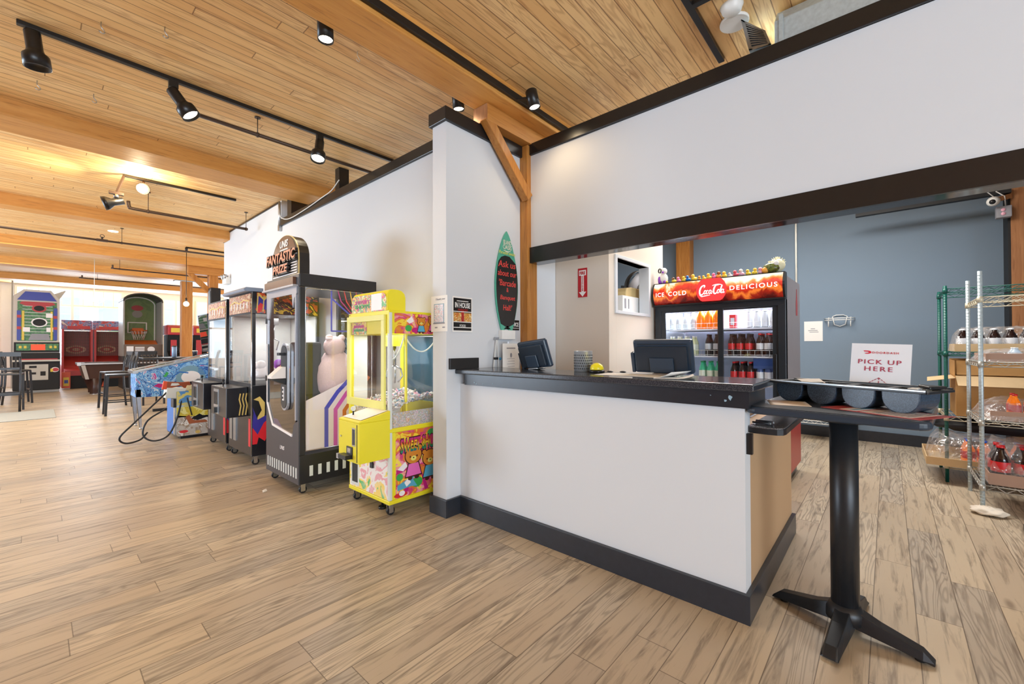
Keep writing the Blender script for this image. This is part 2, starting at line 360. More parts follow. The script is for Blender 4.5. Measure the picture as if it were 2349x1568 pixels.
# far wall with tall windows, and what is beyond
FY = 21.2
mat('window_frame', (240, 236, 228), .4, var=.02); mat('far_wall', (236, 232, 226), .6, var=.02)
def far_window(n, x0, x1, z0, z1, cols, rows, trans=None):
    t = MB('window_frame'); w = .05
    t.box(x0, x1, FY-.06, FY+.08, z0, z0+w).box(x0, x1, FY-.06, FY+.08, z1-w, z1).box(x0, x0+w, FY-.06, FY+.08, z0, z1).box(x1-w, x1, FY-.06, FY+.08, z0, z1)
    for i in range(1, cols): x = x0+(x1-x0)*i/cols; t.box(x-.035, x+.035, FY-.05, FY+.06, z0, z1)
    for z in rows: t.box(x0, x1, FY-.05, FY+.06, z-.03, z+.03)
    if trans:
        k, za = trans
        for i in range(1, k): x = x0+(x1-x0)*i/k; t.box(x-.012, x+.012, FY-.04, FY+.04, za, z1)
    t.use('clear_glass').box(x0, x1, FY, FY+.01, z0, z1)
    return t.build('window_%d' % n, kind='structure')
far_window(2, -.45, 2.15, .75, 3.3, 2, (2.05, 2.72), (10, 2.72))
far_window(3, 3.3, 4.12, .75, 3.15, 2, (2.1,))
far_window(4, 4.35, 5.2, .75, 3.15, 2, (2.1,))
far_window(5, -2.6, -.75, .75, 3.3, 2, (2.05, 2.72), (8, 2.72))
mb = MB('far_wall')
mb.use('brick_wall').box(-6, -2.6, FY, FY+.15, 0, CEIL).use('far_wall')
for x0, x1, z0, z1 in ( (-.75, -.45, 0, CEIL), (2.15, 3.3, 0, CEIL), (4.12, 4.35, 0, CEIL), (5.2, 9.5, 0, CEIL),
                       (-.45, 2.15, 0, .75), (-.45, 2.15, 3.3, CEIL), (3.3, 4.12, 0, .75), (3.3, 4.12, 3.15, CEIL), (4.35, 5.2, 0, .75), (4.35, 5.2, 3.15, CEIL), (-2.6, -.75, 0, .75), (-2.6, -.75, 3.3, CEIL)):
    mb.box(x0, x1, FY, FY+.15, z0, z1)
mb.build('wall_far', kind='structure')
mat('facade', (236, 234, 230), .7, var=.03, scale=1); mat('facade_glass', (150, 170, 186), .2, var=.15, scale=1)
bd = thing('neighbouring_building', 'pale building with rows of windows seen through the far windows', 'building', (3, 31, -3))
MB('facade').box(-6, 16, 31, 36, -3, 12).build('facade', bd)
for r in range(4):
    for c in range(11):
        if r in (1, 2) : MB('facade_glass').box(-5.4+c*1.9, -4.2+c*1.9, 30.93, 31.0, -2.2+r*2.3, -.7+r*2.3).build('window', bd)
# ---------------- structural timber post ----------------
t = thing('timber_post', 'orange-brown timber post with diagonal brace and capital beam, beside surfboard sign', 'post', (2.98, 2.47, 0))
MB('post_timber').box(2.912, 3.05, 2.395, 2.55, 0, 3.08).build('post', t, bevel=.008)
timber('bolster_timber', [(.3, (176, 112, 46)), (.7, (200, 140, 70))], (130, 76, 28), 0)
MB('bolster_timber').box(2.385, 3.44, 2.37, 2.53, 3.083, 3.219).use('brown_post').box(2.378, 2.388, 2.372, 2.528, 3.08, 3.217).build('bolster', t, bevel=.006)
MB('post_timber').bar((2.93, 2.41, 2.60), (2.40, 2.41, 3.12), .075, .085).build('brace', t, bevel=.006)
# rough-sawn brown post at the right end of the blue wall
t = tag(MB('brown_post').box(6.9, 7.16, -1.28, -.992, 0, CEIL).use('black_matte').box(6.91, 7.15, -.992, -.972, 0, CEIL).build('rough_sawn_post'), 'rough reddish-brown wooden post behind the shelving, standing against the blue wall', 'post')
t = tag(MB('post_timber').box(7.15, 7.34, 2.43, 2.65, 0, CEIL).build('wall_post'), 'dark orange timber post on blue wall above the drinks cooler', 'post')
# ---------------- service counter ----------------
def speckle(name, c1, c2, rough):
    m, t, b = newmat(name); p = t.add('NewGeometry').outputs['Position']
    v = t.add('TexVoronoi', {'Vector': p, 'Scale': 260.}).outputs['Color']
    n = t.add('TexNoise', {'Vector': p, 'Scale': 240., 'Detail': 3}).outputs[0]
    t.t.links.new(t.ramp(n, [(.42, c1), (.66, c2)]), b.inputs['Base Color']); b.inputs['Roughness'].default_value = rough
speckle('granite', (40, 43, 50), (74, 77, 84), .14)
speckle('worktop_speckle', (70, 68, 70), (128, 124, 124), .2)
mat('side_warm_shade', (190, 156, 120), .6, var=.03, scale=2, spec=.3)  # counter white with the warm dim light on its end mixed into the colour
mat('chip', (150, 178, 196), .6)
mat('fascia_black', (34, 38, 46), .3, var=.25, scale=18)
ct = thing('service_counter', 'white service counter with dark stone top, black fascia and black baseboard', 'counter', (2.3, .5, 0))
box('front_panel', 'wall_paint', 2.19, 2.29, .5, 2.478, 0, .99, ct)
box('side_panel', 'side_warm_shade', 2.292, 3.43, .5, .6, 0, .86, ct)
MB('granite').box(2.13, 2.575, .45, 2.476, 1.068, 1.103).build('countertop', ct, bevel=.008, seg=3)
mb = MB('fascia_black').box(2.16, 2.2, .475, 2.4, .988, 1.067).box(2.2, 2.5, .475, .51, .988, 1.067)
P_ = Plane((2.16, 0, 0), (0, -1, 0), (0, 0, 1)); mb.use('chip')
for y, z, a in ((.555, 1.035, .016), (.575, 1.02, .008), (2.29, 1.01, .007), (2.27, 1.0, .006), (2.2, 1.005, .004), (2.1, 1.012, .005), (.64, 1.04, .003)):
    P_.poly(mb, [(-y+a*math.cos(k)*random.uniform(.4, 1.2), z+a*math.sin(k)*random.uniform(.4, 1.1)) for k in (0, .7, 1.5, 2.2, 3, 4, 5, 5.7)], .0005, .0015)
mb.build('fascia', ct)
MB('slate_base').box(2.165, 2.19, .478, 2.458, 0, .132).box(2.165, 3.45, .478, .5, 0, .132).build('baseboard', ct, bevel=.002)
box('backsplash', 'black_matte', 2.07, 2.362, 2.452, 2.476, 1.104, 1.186, ct)
mb = MB('worktop_speckle').box(2.295, 3.41, .605, 2.385, .865, .9); mb.build('worktop', ct)
pts = [(2.25, .498), (2.25, .42), (2.256, .385), (2.275, .364), (2.31, .357), (2.86, .357), (2.92, .385), (2.95, .44), (2.955, .498)]
mb = MB('worktop_speckle').prism([(x, y, .868) for x, y in pts], (0, 0, 0), (0, 0, .03))
mb.use('dark_metal').prism([(x*1+(.004 if x > 2.6 else -.004), y-.004, .866) for x, y in pts], (0, 0, 0), (0, 0, .026)); mb.build('side_shelf', ct)
box('shelf_bracket', 'black_plastic', 2.213, 2.238, .475, .4995, .77, .866, ct)
# small dark pens lying on the side shelf
for i, (x, y, a) in enumerate(((2.31, .46, .3), (2.34, .452, .2), (2.37, .458, .45))):
    t = MB('black_plastic').cyl((x, y-.035, .903+.004), (x+.03*a, y+.035, .903+.004), .0045).use('steel').cyl((x, y-.045, .907), (x, y-.035, .907), .002, .0045).build('pen')
    tag(t, ['black pen on the counter side shelf, closest to the counter end panel', 'black pen on the counter side shelf, middle of the three', 'black pen on the counter side shelf, farthest from the counter front'][i], 'pen', 'pens on the counter side shelf')
# ---------------- till screens on the counter ----------------
mat('till_blue', (48, 62, 78), .3, var=.08); mat('till_dark', (36, 46, 58), .35)
def till(w, h, reader):
    r = thing('till_screen', '', 'till screen', (0, 0, 0))
    T = Matrix.Translation((0, 0, .012)) @ Matrix.Rotation(math.radians(-16), 4, 'Y')
    # back faces local -x, width along y
    mb = MB('till_blue'); mb.T = T; mb.box(-.012, .028, -w/2, w/2, .0, h); mb.build('screen_housing', r, bevel=.012)
    mb = MB('till_dark'); mb.T = T; mb.box(-.03, -.012, -w*.42, w*.42, .02, h*.82).box(-.016, -.012, -w*.42, w*.42, h*.86, h*.9); mb.build('back_cover', r, bevel=.008)
    mb = MB('till_blue'); mb.T = T; mb.box(-.042, -.03, -w*.2, w*.2, .015, h*.5); mb.build('cable_cover', r, bevel=.004)
    mb = MB('black_plastic'); mb.T = T; mb.box(.028, .03, -w/2+.012, w/2-.012, .012, h-.012); mb.build('display_glass', r)
    mb = MB('steel').box(-.05, .03, -w*.17, w*.17, .0, .01); mb.build('foot', r, bevel=.003)
    mb = MB('till_dark').bar((-.03, 0, .008), (-.01, 0, .06), .09, .02); mb.build('hinge', r, bevel=.003)
    if reader:
        mb = MB('till_blue'); mb.T = T; mb.box(-.012, .024, w/2, w/2+.022, .0, h*.62); mb.build('card_reader', r, bevel=.006)
    return r
a = till(.345, .205, True); a.location = (2.50, 1.0, 1.104); a.rotation_euler = (0, 0, math.radians(4)); a['label'] = 'wide dark till screen beside the papers, near the open end of the counter'
b = till(.33, .21, True); b.location = (2.505, 1.965, 1.104); b.rotation_euler = (math.radians(-5), 0, math.radians(-14)); b['label'] = 'dark till screen tilted by the timber post, at the surfboard end'
a['group'] = b['group'] = 'till screens on the counter'
# perforated steel cup
t = thing('utensil_cup', 'perforated stainless steel cup on the counter between the two till screens', 'cup', (2.49, 1.56, 1.104))
MB('brushed_steel').lathe((2.49, 1.56, 1.104), [(0, 0), (.062, 0), (.062, .138), (.064, .14), (.06, .14), (.058, .138), (.058, .004), (0, .004)], 32).build('cup_body', t)
mb = MB('black_matte')
for k in range(26):
    for j in range(6):
        th = 2*PI*(k+.5*(j % 2))/26; c, s_ = math.cos(th), math.sin(th); z = 1.125+j*.018
        mb.cyl((2.49+.0615*c, 1.56+.0615*s_, z), (2.49+.0628*c, 1.56+.0628*s_, z), .0042, n=8)
o = mb.build('perforation', t); o['kind'] = 'stuff'
mat('yellow_gloss', (240, 226, 40), .3)
t = thing('desk_bell', 'yellow dome desk bell on a black foot beside the steel cup', 'bell', (2.45, 1.43, 1.104))
MB('black_plastic').lathe((2.45, 1.43, 1.104), [(0, 0), (.05, 0), (.05, .012), (.034, .018), (0, .018)], 24).build('bell_foot', t)
MB('yellow_gloss').lathe((2.45, 1.43, 1.104), [(.042, .018), (.044, .028), (.036, .048), (.018, .06), (0, .063)], 24).build('bell_dome', t)
for i, (x, y) in enumerate(((2.47, 1.345), (2.5, 1.27))):
    tag(MB('black_plastic').ball((x, y, 1.111), .018, 10, (1, 1.2, .35)).build('bottle_cap'), ['small black cap lying next to the yellow bell', 'small black cap lying between the yellow bell and papers'][i], 'cap', 'black caps on the counter')
def sheet(name, c, w, h, rz, m='paper', curl=.0, lift=0., n=8):
    mb = MB(m); vs = []; fs = []
    for i in range(n+1):
        for j in range(n+1):
            u, v = (i/n-.5)*w, (j/n-.5)*h
            z = lift*(1-abs(2*j/n-1))*.3+curl*max(0, i/n-.6)**2*6
            vs.append((c[0]+u*math.cos(rz)-v*math.sin(rz), c[1]+u*math.sin(rz)+v*math.cos(rz), c[2]+z))
    for i in range(n):
        for j in range(n):
            k = i*(n+1)+j; fs.append((k, k+n+1, k+n+2, k+1))
    mb._add(vs, fs, True); o = mb.build(name); q = o.modifiers.new('t', 'SOLIDIFY'); q.thickness = .0008; q.offset = 1
    return o
tag(sheet('paper_sheet', (2.34, .97, 1.1045), .28, .2, -1.75, curl=.035), 'white paper sheet with curled corner before the wide till screen', 'paper', 'papers on the counter')
tag(sheet('paper_sheet', (2.36, 1.2, 1.1042), .28, .21, -1.5), 'flat white paper sheet on the counter between bell and curled sheet', 'paper', 'papers on the counter')
tag(sheet('paper_sheet', (2.27, .86, 1.1052), .2, .13, -1.2, curl=.02), 'small white paper slip curling at the counter edge', 'paper', 'papers on the counter')
# acrylic sign holder with a printed sheet
t = thing('sign_holder', 'clear sign holder with white printed sheet standing by the timber post', 'sign holder', (2.66, 2.40, .9))
MB('clear_glass').box(2.57, 2.81, 2.405, 2.409, .905, 1.315).build('clear_stand', t)
Q = Plane((2.69, 2.404, 1.2), (1, 0, 0), (0, 0, 1)); mb = MB('paper'); Q.rect(mb, -.1, .11, -.29, .1, -.001, .0005); mat('print_grey', (150, 150, 158), .6); mb.use('print_grey')
Q.rect(mb, -.05, .06, .055, .065, .001, .0015); Q.ell(mb, .005, .0, .012, .02, .001, .0015)
for k in range(4): Q.rect(mb, -.045+.01*(k % 2), .05, -.03-.022*k, -.027-.022*k, .001, .0015)
mb.build('printed_sheet', t); 
t = thing('menu_stand', 'thin white folding stand with grey clips leaning on the wing wall', 'stand', (2.5, 2.44, 1.104))
MB('white_plastic').bar((2.53, 2.45, 1.105), (2.565, 2.45, 1.34), .008).bar((2.59, 2.45, 1.105), (2.575, 2.45, 1.34), .006).build('stand_frame', t)
MB('steel').box(2.545, 2.585, 2.44, 2.46, 1.33, 1.352).build('clip', t); MB('black_matte').box(2.535, 2.575, 2.44, 2.455, 1.165, 1.185).build('clip', t)
mat('pin_blue', (40, 130, 170), .3); MB('pin_blue').ball((2.6, 2.44, 1.172), .012, 10).build('push_pin', t)
tag(box('paper_dispenser', 'white_plastic', 2.618, 2.79, 2.435, 2.4795, 1.335, 1.414, bevel=.004), 'white dispenser box on the wing wall under the surfboard sign', 'dispenser')
# ---------------- things on the wing wall ----------------
mat('surf_green', (84, 172, 146), .35, var=.03); mat('chalk_black', (30, 30, 30), .5); mat('chalk_red', (226, 74, 66), .7); mat('chalk_yellow', (214, 216, 110), .7); mat('cream_print', (236, 232, 214), .6)
t = thing('surfboard_sign', 'turquoise surfboard sign with blackboard and red chalk writing on the wing wall', 'sign', (2.712, 2.47, 1.405))
S = Plane((2.712, 2.462, 0), (1, 0, 0), (0, 0, 1))
prof = [(2.275, .0), (2.24, .028), (2.2, .05), (2.15, .071), (2.1, .089), (2.05, .105), (2.0, .119), (1.94, .132), (1.88, .141), (1.82, .146), (1.76, .146), (1.7, .142), (1.64, .134), (1.58, .122), (1.52, .106), (1.47, .09), (1.43, .077), (1.41, .066), (1.405, .05), (1.418, .025), (1.436, .0)]
out = [(-w_, z) for z, w_ in prof]+[(w_, z) for z, w_ in reversed(prof[1:-1])]
mb = MB('surf_green'); S.poly(mb, out, -.016, 0); mb.build('board', t, bevel=.004)
cb = [(2.0, .0), (2.045, .0)]
blk = [(-w_*.93, z) for z, w_ in prof if 1.435 < z < 2.03]; blk = [(-.03, 2.058), (-.075, 2.04)]+blk+[(-.045, 1.425), (0, 1.455), (.045, 1.425)]+[(w_*.93, z) for z, w_ in reversed(prof) if 1.435 < z < 2.03]+[(.075, 2.025), (.03, 2.055)]
mb = MB('chalk_black'); S.poly(mb, blk, .0005, .0025); mb.build('blackboard', t)
for s_, m, u0, u1, v0, v1, sh in (('ISLAND', 'cream_print', -.05, .05, 2.155, 2.192, 0), ('OASIS', 'cream_print', -.055, .055, 2.112, 2.152, 0), ('Paradise awaits', 'chalk_yellow', -.105, .105, 2.068, 2.096, .2),
                               ('Ask us', 'chalk_red', -.115, .105, 1.955, 2.01, .1), ('about our', 'chalk_red', -.12, .12, 1.88, 1.93, .1), ("'Barcade", 'chalk_red', -.105, .11, 1.795, 1.85, .1), ('&', 'chalk_red', -.012, .014, 1.745, 1.782, 0), ('Banquet', 'chalk_red', -.09, .1, 1.665, 1.715, .1), ("Hall!'", 'chalk_red', -.055, .06, 1.585, 1.635, .1)):
    S.text(s_, m, u0, u1, v0, v1, .003, t, shear=sh, bold=.008, th=.001)
mb = MB('cream_print'); S.stroke(mb, [(-.045, 2.102), (0, 2.098), (.045, 2.102)], .005, .001, .002); S.stroke(mb, [(-.02, 2.092), (.02, 2.092)], .004, .001, .002); mb.build('underline', t)
mat('poster_black', (24, 22, 22), .4); mat('poster_red', (176, 44, 38), .5); art('poster_food', [(240, 206, 110), (214, 160, 60), (190, 90, 50), (246, 226, 160), (120, 70, 30)], 60)
t = thing('food_poster', 'black food poster headed IN HOUSE, taped to the wing wall', 'poster', (2.209, 2.478, 1.39))
S = Plane((2.209, 2.4765, 1.525), (1, 0, 0), (0, 0, 1)); mb = MB('paper'); S.rect(mb, -.104, .104, -.137, .137, 0, .001); mb.build('poster_sheet', t)
mb = MB('poster_black'); S.rect(mb, -.092, .092, -.125, .125, .0012, .0018); mb.use('poster_food'); S.rect(mb, -.092, .092, -.055, .012, .002, .0024); mb.use('poster_red'); S.rect(mb, -.014, .014, -.055, .03, .0026, .003); mb.use('paper')
for v in (.1, .018, -.062, -.105): S.rect(mb, -.092 if v != .1 else -.06, .092 if v != .1 else .06, v, v+.006, .0026, .003)
mb.build('print', t); S.text('IN HOUSE', 'paper', -.078, .078, .05, .092, .0026, t, bold=.02); S.text('restaurant', 'poster_red', -.05, .055, .026, .046, .0028, t, shear=.3); S.text('FOOD', 'paper', -.03, .03, -.098, -.078, .0026, t)
t = thing('service_notice', 'small black notice reading SERVICE, half hidden behind the surfboard sign', 'sign', (2.82, 2.478, 1.42))
S = Plane((2.815, 2.4785, 1.463), (1, 0, 0), (0, 0, 1)); mb = MB('poster_black'); S.rect(mb, -.075, .072, -.045, .045, 0, .002); mb.use('paper'); S.rect(mb, -.07, .068, -.028, -.024, .002, .0025); mb.build('notice_board', t); S.text('SERVICE', 'paper', -.06, .062, -.012, .024, .0024, t, bold=.02)
t = thing('paper_notice', 'white paper notice with a framed picture, taped on the wing wall end', 'notice', (2.045, 2.56, 1.38))
S = Plane((2.0485, 2.562, 1.527), (0, -1, 0), (0, 0, 1)); mb = MB('paper'); S.rect(mb, -.098, .098, -.137, .137, 0, .001); mb.build('notice_sheet', t)
mat('print_blue', (120, 160, 180), .5); art('print_flower', [(236, 236, 240), (170, 176, 190), (236, 236, 240), (214, 160, 170), (240, 240, 244)], 70)
mb = MB('print_blue'); S.rect(mb, -.062, .06, -.078, .075, .0012, .0016); mb.use('print_flower'); S.rect(mb, -.055, .053, -.065, .07, .0018, .0022); mb.use('print_grey'); S.rect(mb, -.07, .068, -.078, -.068, .0018, .0024)
for k in (-.05, .04): S.rect(mb, k, k+.03, -.11, -.1, .0012, .0018)
mb.build('print', t); S.text('Thank you', 'print_grey', -.04, .07, .1, .118, .0014, t, shear=.3)
t = thing('extinguisher_sign', 'red FIRE extinguisher arrow sign on the cream panel', 'sign', (3.45, 2.165, 1.74))
mat('sign_red', (188, 34, 44), .4); S = Plane((3.453, 2.165, 1.878), (0, -1, 0), (0, 0, 1)); mb = MB('sign_red'); S.rect(mb, -.051, .051, -.138, .138, 0, .002); mb.build('sign_plate', t)
mb = MB('paper'); S.rect(mb, -.038, .038, .068, .118, .0021, .003); S.rect(mb, -.014, .014, -.0878, .0678, .0021, .003); S.poly(mb, [(-.04, -.088), (0, -.132), (.04, -.088)], .0021, .003); mb.build('arrow', t)
S.text('FIRE', 'sign_red', -.03, .03, .076, .108, .0032, t, bold=.03); S.text('EXTINGUISHER', 'sign_red', -.072, .072, -.0075, .0075, .0032, t, rot=-PI/2, bold=.01)
for c_ in t.children:
    if c_.name.startswith('lettering') and max(v.co.z for v in c_.data.vertices)-min(v.co.z for v in c_.data.vertices) > .1: c_.location = (0, 0, -.01)
# fan and box seen through the service window
t = thing('wall_fan', 'black round caged fan seen through the service window', 'fan', (5.0, 2.5, 1.95))
mb = MB('black_plastic'); c = (4.98, 2.3, 2.0); ax = (-.45, -.85, -.1)
for r_ in (.05, .1, .15, .2):
    mb.lathe(c, [(r_, -.02), (r_+.004, -.02), (r_+.004, -.016), (r_, -.016), (r_, -.02)], 28, ax)
mb.lathe(c, [(.2, -.03), (.206, -.03), (.206, .05), (.2, .05), (.2, -.03)], 28, ax); mb.build('fan_cage', t)
MB('steel').lathe(c, [(0, -.03), (.035, -.03), (.045, .04), (0, .05)], 18, ax).build('fan_hub', t)
MB('print_grey').lathe(c, [(.04, .01), (.19, .018), (.19, .022), (.04, .016)], 5, ax).build('fan_blade', t)
MB('black_plastic').bar((4.98, 2.34, 2.0), (5.1, 2.6, 2.05), .03).build('fan_arm', t)
mat('tan_box', (222, 196, 140), .6)
tag(MB('tan_box').prism([(4.12, 2.05, 1.795), (4.12, 2.05, 1.85), (4.14, 2.05, 1.885), (4.25, 2.05, 1.905), (4.62, 2.05, 1.905), (4.62, 2.05, 1.795)], (0, 0, 0), (0, .22, 0)).build('bread_bin', bevel=.012), 'tan lidded box on the white cabinet behind the service window', 'box')
tag(MB('white_plastic').box(3.94, 4.66, 2.0, 2.35, 0, 1.79).use('print_grey').box(3.98, 4.01, 1.996, 2.0, 1.66, 1.76).box(4.06, 4.08, 1.996, 2.0, 1.66, 1.76).build('white_cabinet', bevel=.005), 'white cabinet standing behind the service window opening', 'cabinet')
# ---------------- drinks cooler ----------------
mat('cooler_black', (40, 46, 52), .3, var=.05); mat('cooler_grey', (158, 148, 150), .35, var=.06, metal=.3); mat('cooler_red', (170, 48, 44), .35); mat('cooler_white', (222, 228, 240), .4)
def backlit(name, stops, s):
    m, t, b = newmat(name); p = t.add('VectorMath', {0: t.add('NewGeometry').outputs['Position'], 1: (1, 1., .55)}, operation='MULTIPLY').outputs[0]
    n = t.add('TexNoise', {'Vector': p, 'Scale': 7., 'Detail': 4, 'Distortion': 1.}).outputs[0]
    z = t.add('SeparateXYZ', {0: t.add('NewGeometry').outputs['Position']}).outputs[2]
    f = t.math('ADD', t.math('MULTIPLY', t.math('SUBTRACT', z, 1.70), 2.3), t.math('MULTIPLY', n, .62))
    c = t.ramp(f, stops); t.t.links.new(c, b.inputs['Base Color']); t.t.links.new(c, b.inputs['Emission Color']); b.inputs['Emission Strength'].default_value = s; b.inputs['Roughness'].default_value = .25
backlit('cola_picture', [(.3, (70, 12, 10)), (.4, (150, 34, 18)), (.47, (226, 120, 46)), (.53, (176, 40, 22)), (.62, (204, 50, 26)), (.7, (232, 130, 60)), (.78, (250, 236, 206))], .5)
emitter('sign_lit_red', (232, 52, 54), .55); emitter('sign_lit_white', (255, 250, 246), .9); emitter('cooler_tube', (236, 242, 255), 9)
K = thing('drinks_cooler', 'black glass-door drinks cooler with lit red ICE COLD DELICIOUS header, against the service wall', 'drinks cooler', (4.8, 1.26, 0))
X0, Y0, Y1 = 4.42, .672, 1.862
mb = MB('cooler_grey').box(X0, 5.2, Y0, Y0+.03, .86, 1.9).use('cooler_red').box(X0, 5.2, Y0, Y0+.03, .1, .86); mb.build('side_panel', K)
Q = Plane((5.0, Y0, 1.7), (1, 0, 0), (0, 0, 1)); mb = MB('cooler_red'); Q.poly(mb, [(-.045, -.13), (.045, -.13), (.05, -.02), (.018, .08), (.016, .13), (-.016, .13), (-.018, .08), (-.05, -.02)], .001, .002); mb.build('bottle_emblem', K)
MB('cooler_red').box(X0, 5.2, Y1-.03, Y1, .1, 1.9).build('side_panel', K)
MB('cooler_white').box(5.14, 5.2, Y0+.03, Y1-.03, .1, 1.66).box(X0+.06, 5.14, Y0+.03, Y1-.03, .1, .16).box(X0+.06, 5.14, Y0+.03, Y1-.03, 1.66, 1.69).box(X0+.06, 5.14, Y0+.03, Y0+.045, .16, 1.66).box(X0+.06, 5.14, Y1-.045, Y1-.03, .16, 1.66).build('liner', K)
MB('cooler_black').box(X0, 5.2, Y0+.03, Y1-.03, 1.69, 1.9).box(X0, 5.15, Y0+.03, Y1-.03, 0.02, .1).build('compressor_housing', K)
# dark front frame
mb = MB('cooler_black').box(X0-.01, X0+.06, Y0, Y0+.06, .1, 1.70).box(X0-.01, X0+.06, Y1-.06, Y1, .1, 1.70).box(X0-.0108, X0+.0592, Y0+.0006, Y1-.0006, 1.635, 1.711).box(X0-.0108, X0+.0592, Y0+.0006, Y1-.0006, .06, .26); mb.build('front_frame', K, bevel=.004)
for y0, y1 in ((1.19, 1.80), (.735, 1.245)):
    dx = 0 if y0 > 1 else .012
    d = MB('cooler_black').box(X0+dx, X0+.02+dx, y0, y0+.045, .26, 1.655).box(X0+dx, X0+.02+dx, y1-.045, y1, .26, 1.655).box(X0+dx-.0007, X0+.0193+dx, y0+.0006, y1-.0006, 1.62, 1.6556).box(X0+dx-.0007, X0+.0193+dx, y0+.0006, y1-.0006, .2594, .31).build('door', K, bevel=.002)
    MB('clear_glass').box(X0+.008+dx, X0+.012+dx, y0+.04, y1-.04, .3, 1.63).build('door_glass', d)
    MB('black_plastic').box(X0-.012+dx, X0+dx, (y0+.01 if y0 < 1 else y1-.03), (y0+.03 if y0 < 1 else y1-.01), .95, 1.2).build('handle', d, bevel=.004)
# bulging lit header
mb = MB('black_plastic'); hp = []
for i in range(9):
    f_ = i/8; hp.append((X0-.012-.075*math.sin(PI*(.12+.76*f_)), 1.70+.225*f_))
for y0, y1, m in ((Y0-.004, Y0+.012, 'black_plastic'), (Y0+.012, Y1-.012, 'cola_picture'), (Y1-.012, Y1+.004, 'black_plastic')):
    mb.use(m).prism([(x-(.004 if m != 'cola_picture' else 0), y0, z) for x, z in hp]+[(X0+.03, y0, 1.925), (X0+.03, y0, 1.70)], (0, 0, 0), (0, y1-y0, 0))
mb.use('black_plastic').box(X0-.06, X0+.03, Y0, Y1, 1.688, 1.702).box(X0-.04, X0+.05, Y0, Y1, 1.924, 1.932); H = mb.build('lit_header', K)
HX = X0-.094; S = Plane((HX, 1.27, 1.815), (0, -1, 0), (0, 0, 1))
mb = MB('sign_lit_red'); S.poly(mb, [(.138*math.cos(a_), max(-.107, min(.109, .138*math.sin(a_)))) for a_ in [2*PI*k/40 for k in range(40)]], 0, .004); mb.build('round_emblem', K)
for s_, u0, u1, v0, v1 in (('ICE', -.545, -.46, -.03, .012), ('COLD', -.415, -.235, -.03, .014), ('DELICIOUS', .165, .55, -.02, .022)):
    S.text(s_, 'sign_lit_white', u0, u1, v0, v1, .004, K, space=1.25, bold=.006)
# flowing script on the red emblem, drawn stroke by stroke
def arc(cx, cy, rx, ry, a0, a1, n=14): return [(cx+rx*math.cos(math.radians(a0+(a1-a0)*i/n)), cy+ry*math.sin(math.radians(a0+(a1-a0)*i/n))) for i in range(n+1)]
mb = MB('sign_lit_white'); d0, d1 = .0045, .006
def sk(pts, w=.0075, k=.001):
    q = [(u+v*.25, v) for u, v in pts]; n_ = len(q); S.stroke(mb, q, [w*(.55+.9*math.sin(PI*i/(n_-1))) for i in range(n_)], d0+random.random()*.0004, d1)
sk(arc(-.093, .0, .026, .044, 50, 325, 20), .0105); sk(arc(-.088, .036, .014, .012, 190, -70), .006)
for c_ in (-.058, -.034, -.008): sk(arc(c_, -.02, .0105, .017, 0 if c_ != -.034 else 55, 360 if c_ != -.034 else 315, 16), .0062)
sk([(.004, -.004), (.0035, -.03), (.011, -.037), (.018, -.03)], .006); sk([(.012, -.018), (.022, -.016)], .007)
sk(arc(.05, .002, .023, .042, 55, 325, 20), .0105); sk(arc(.052, .034, .05, .012, 165, 15, 16), .0055)
sk(arc(.078, -.02, .0105, .017, 0, 360, 16), .0062); sk([(.088, -.03), (.094, .0), (.1, .034), (.104, .036), (.103, .02), (.097, -.02), (.099, -.035), (.105, -.034)], .0055)
sk(arc(.118, -.02, .0105, .017, 0, 360, 16), .0062); sk([(.13, -.004), (.129, -.03), (.136, -.037), (.143, -.03)], .006)
sk([(-.11, -.046), (-.085, -.06), (-.04, -.054), (.0, -.05)], .006)
cx = S.p(0.012, 0); mb.v = [(v[0], cx.y+(v[1]-cx.y)*.88, cx.z+(v[2]-cx.z)*1.0) for v in mb.v]
mb.build('script_lettering', K)
# shelves with price-rail guards
SH = (1.445, 1.175, .905, .62, .34)
for z in SH:
    o = MB('cooler_white').box(X0+.06, 5.1, Y0+.06, Y1-.06, z-.014, z).build('shelf', K)
    g = MB('white_plastic'); 
    for zz_ in (z+.012, z+.055): g.cyl((X0+.055, Y0+.06, zz_), (X0+.055, Y1-.06, zz_), .0022, n=6)
    k = Y0+.08
    while k < Y1-.06: g.cyl((X0+.055, k, z), (X0+.055, k, z+.055), .0014, n=5); k += .06
    g.build('wire_guard', o)
MB('cooler_tube').box(X0+.07, X0+.085, Y0+.055, Y0+.067, .35, 1.6).box(X0+.07, X0+.085, Y1-.067, Y1-.055, .35, 1.6).box(X0+.07, X0+.09, Y0+.07, Y1-.07, 1.645, 1.655).build('light_tube', K)
lamp('cooler_inner_light', 'AREA', (X0+.14, 1.26, 1.652), 12, (.88, .94, 1), .1, 1.0, aim=(X0+.14, 1.26, .8))
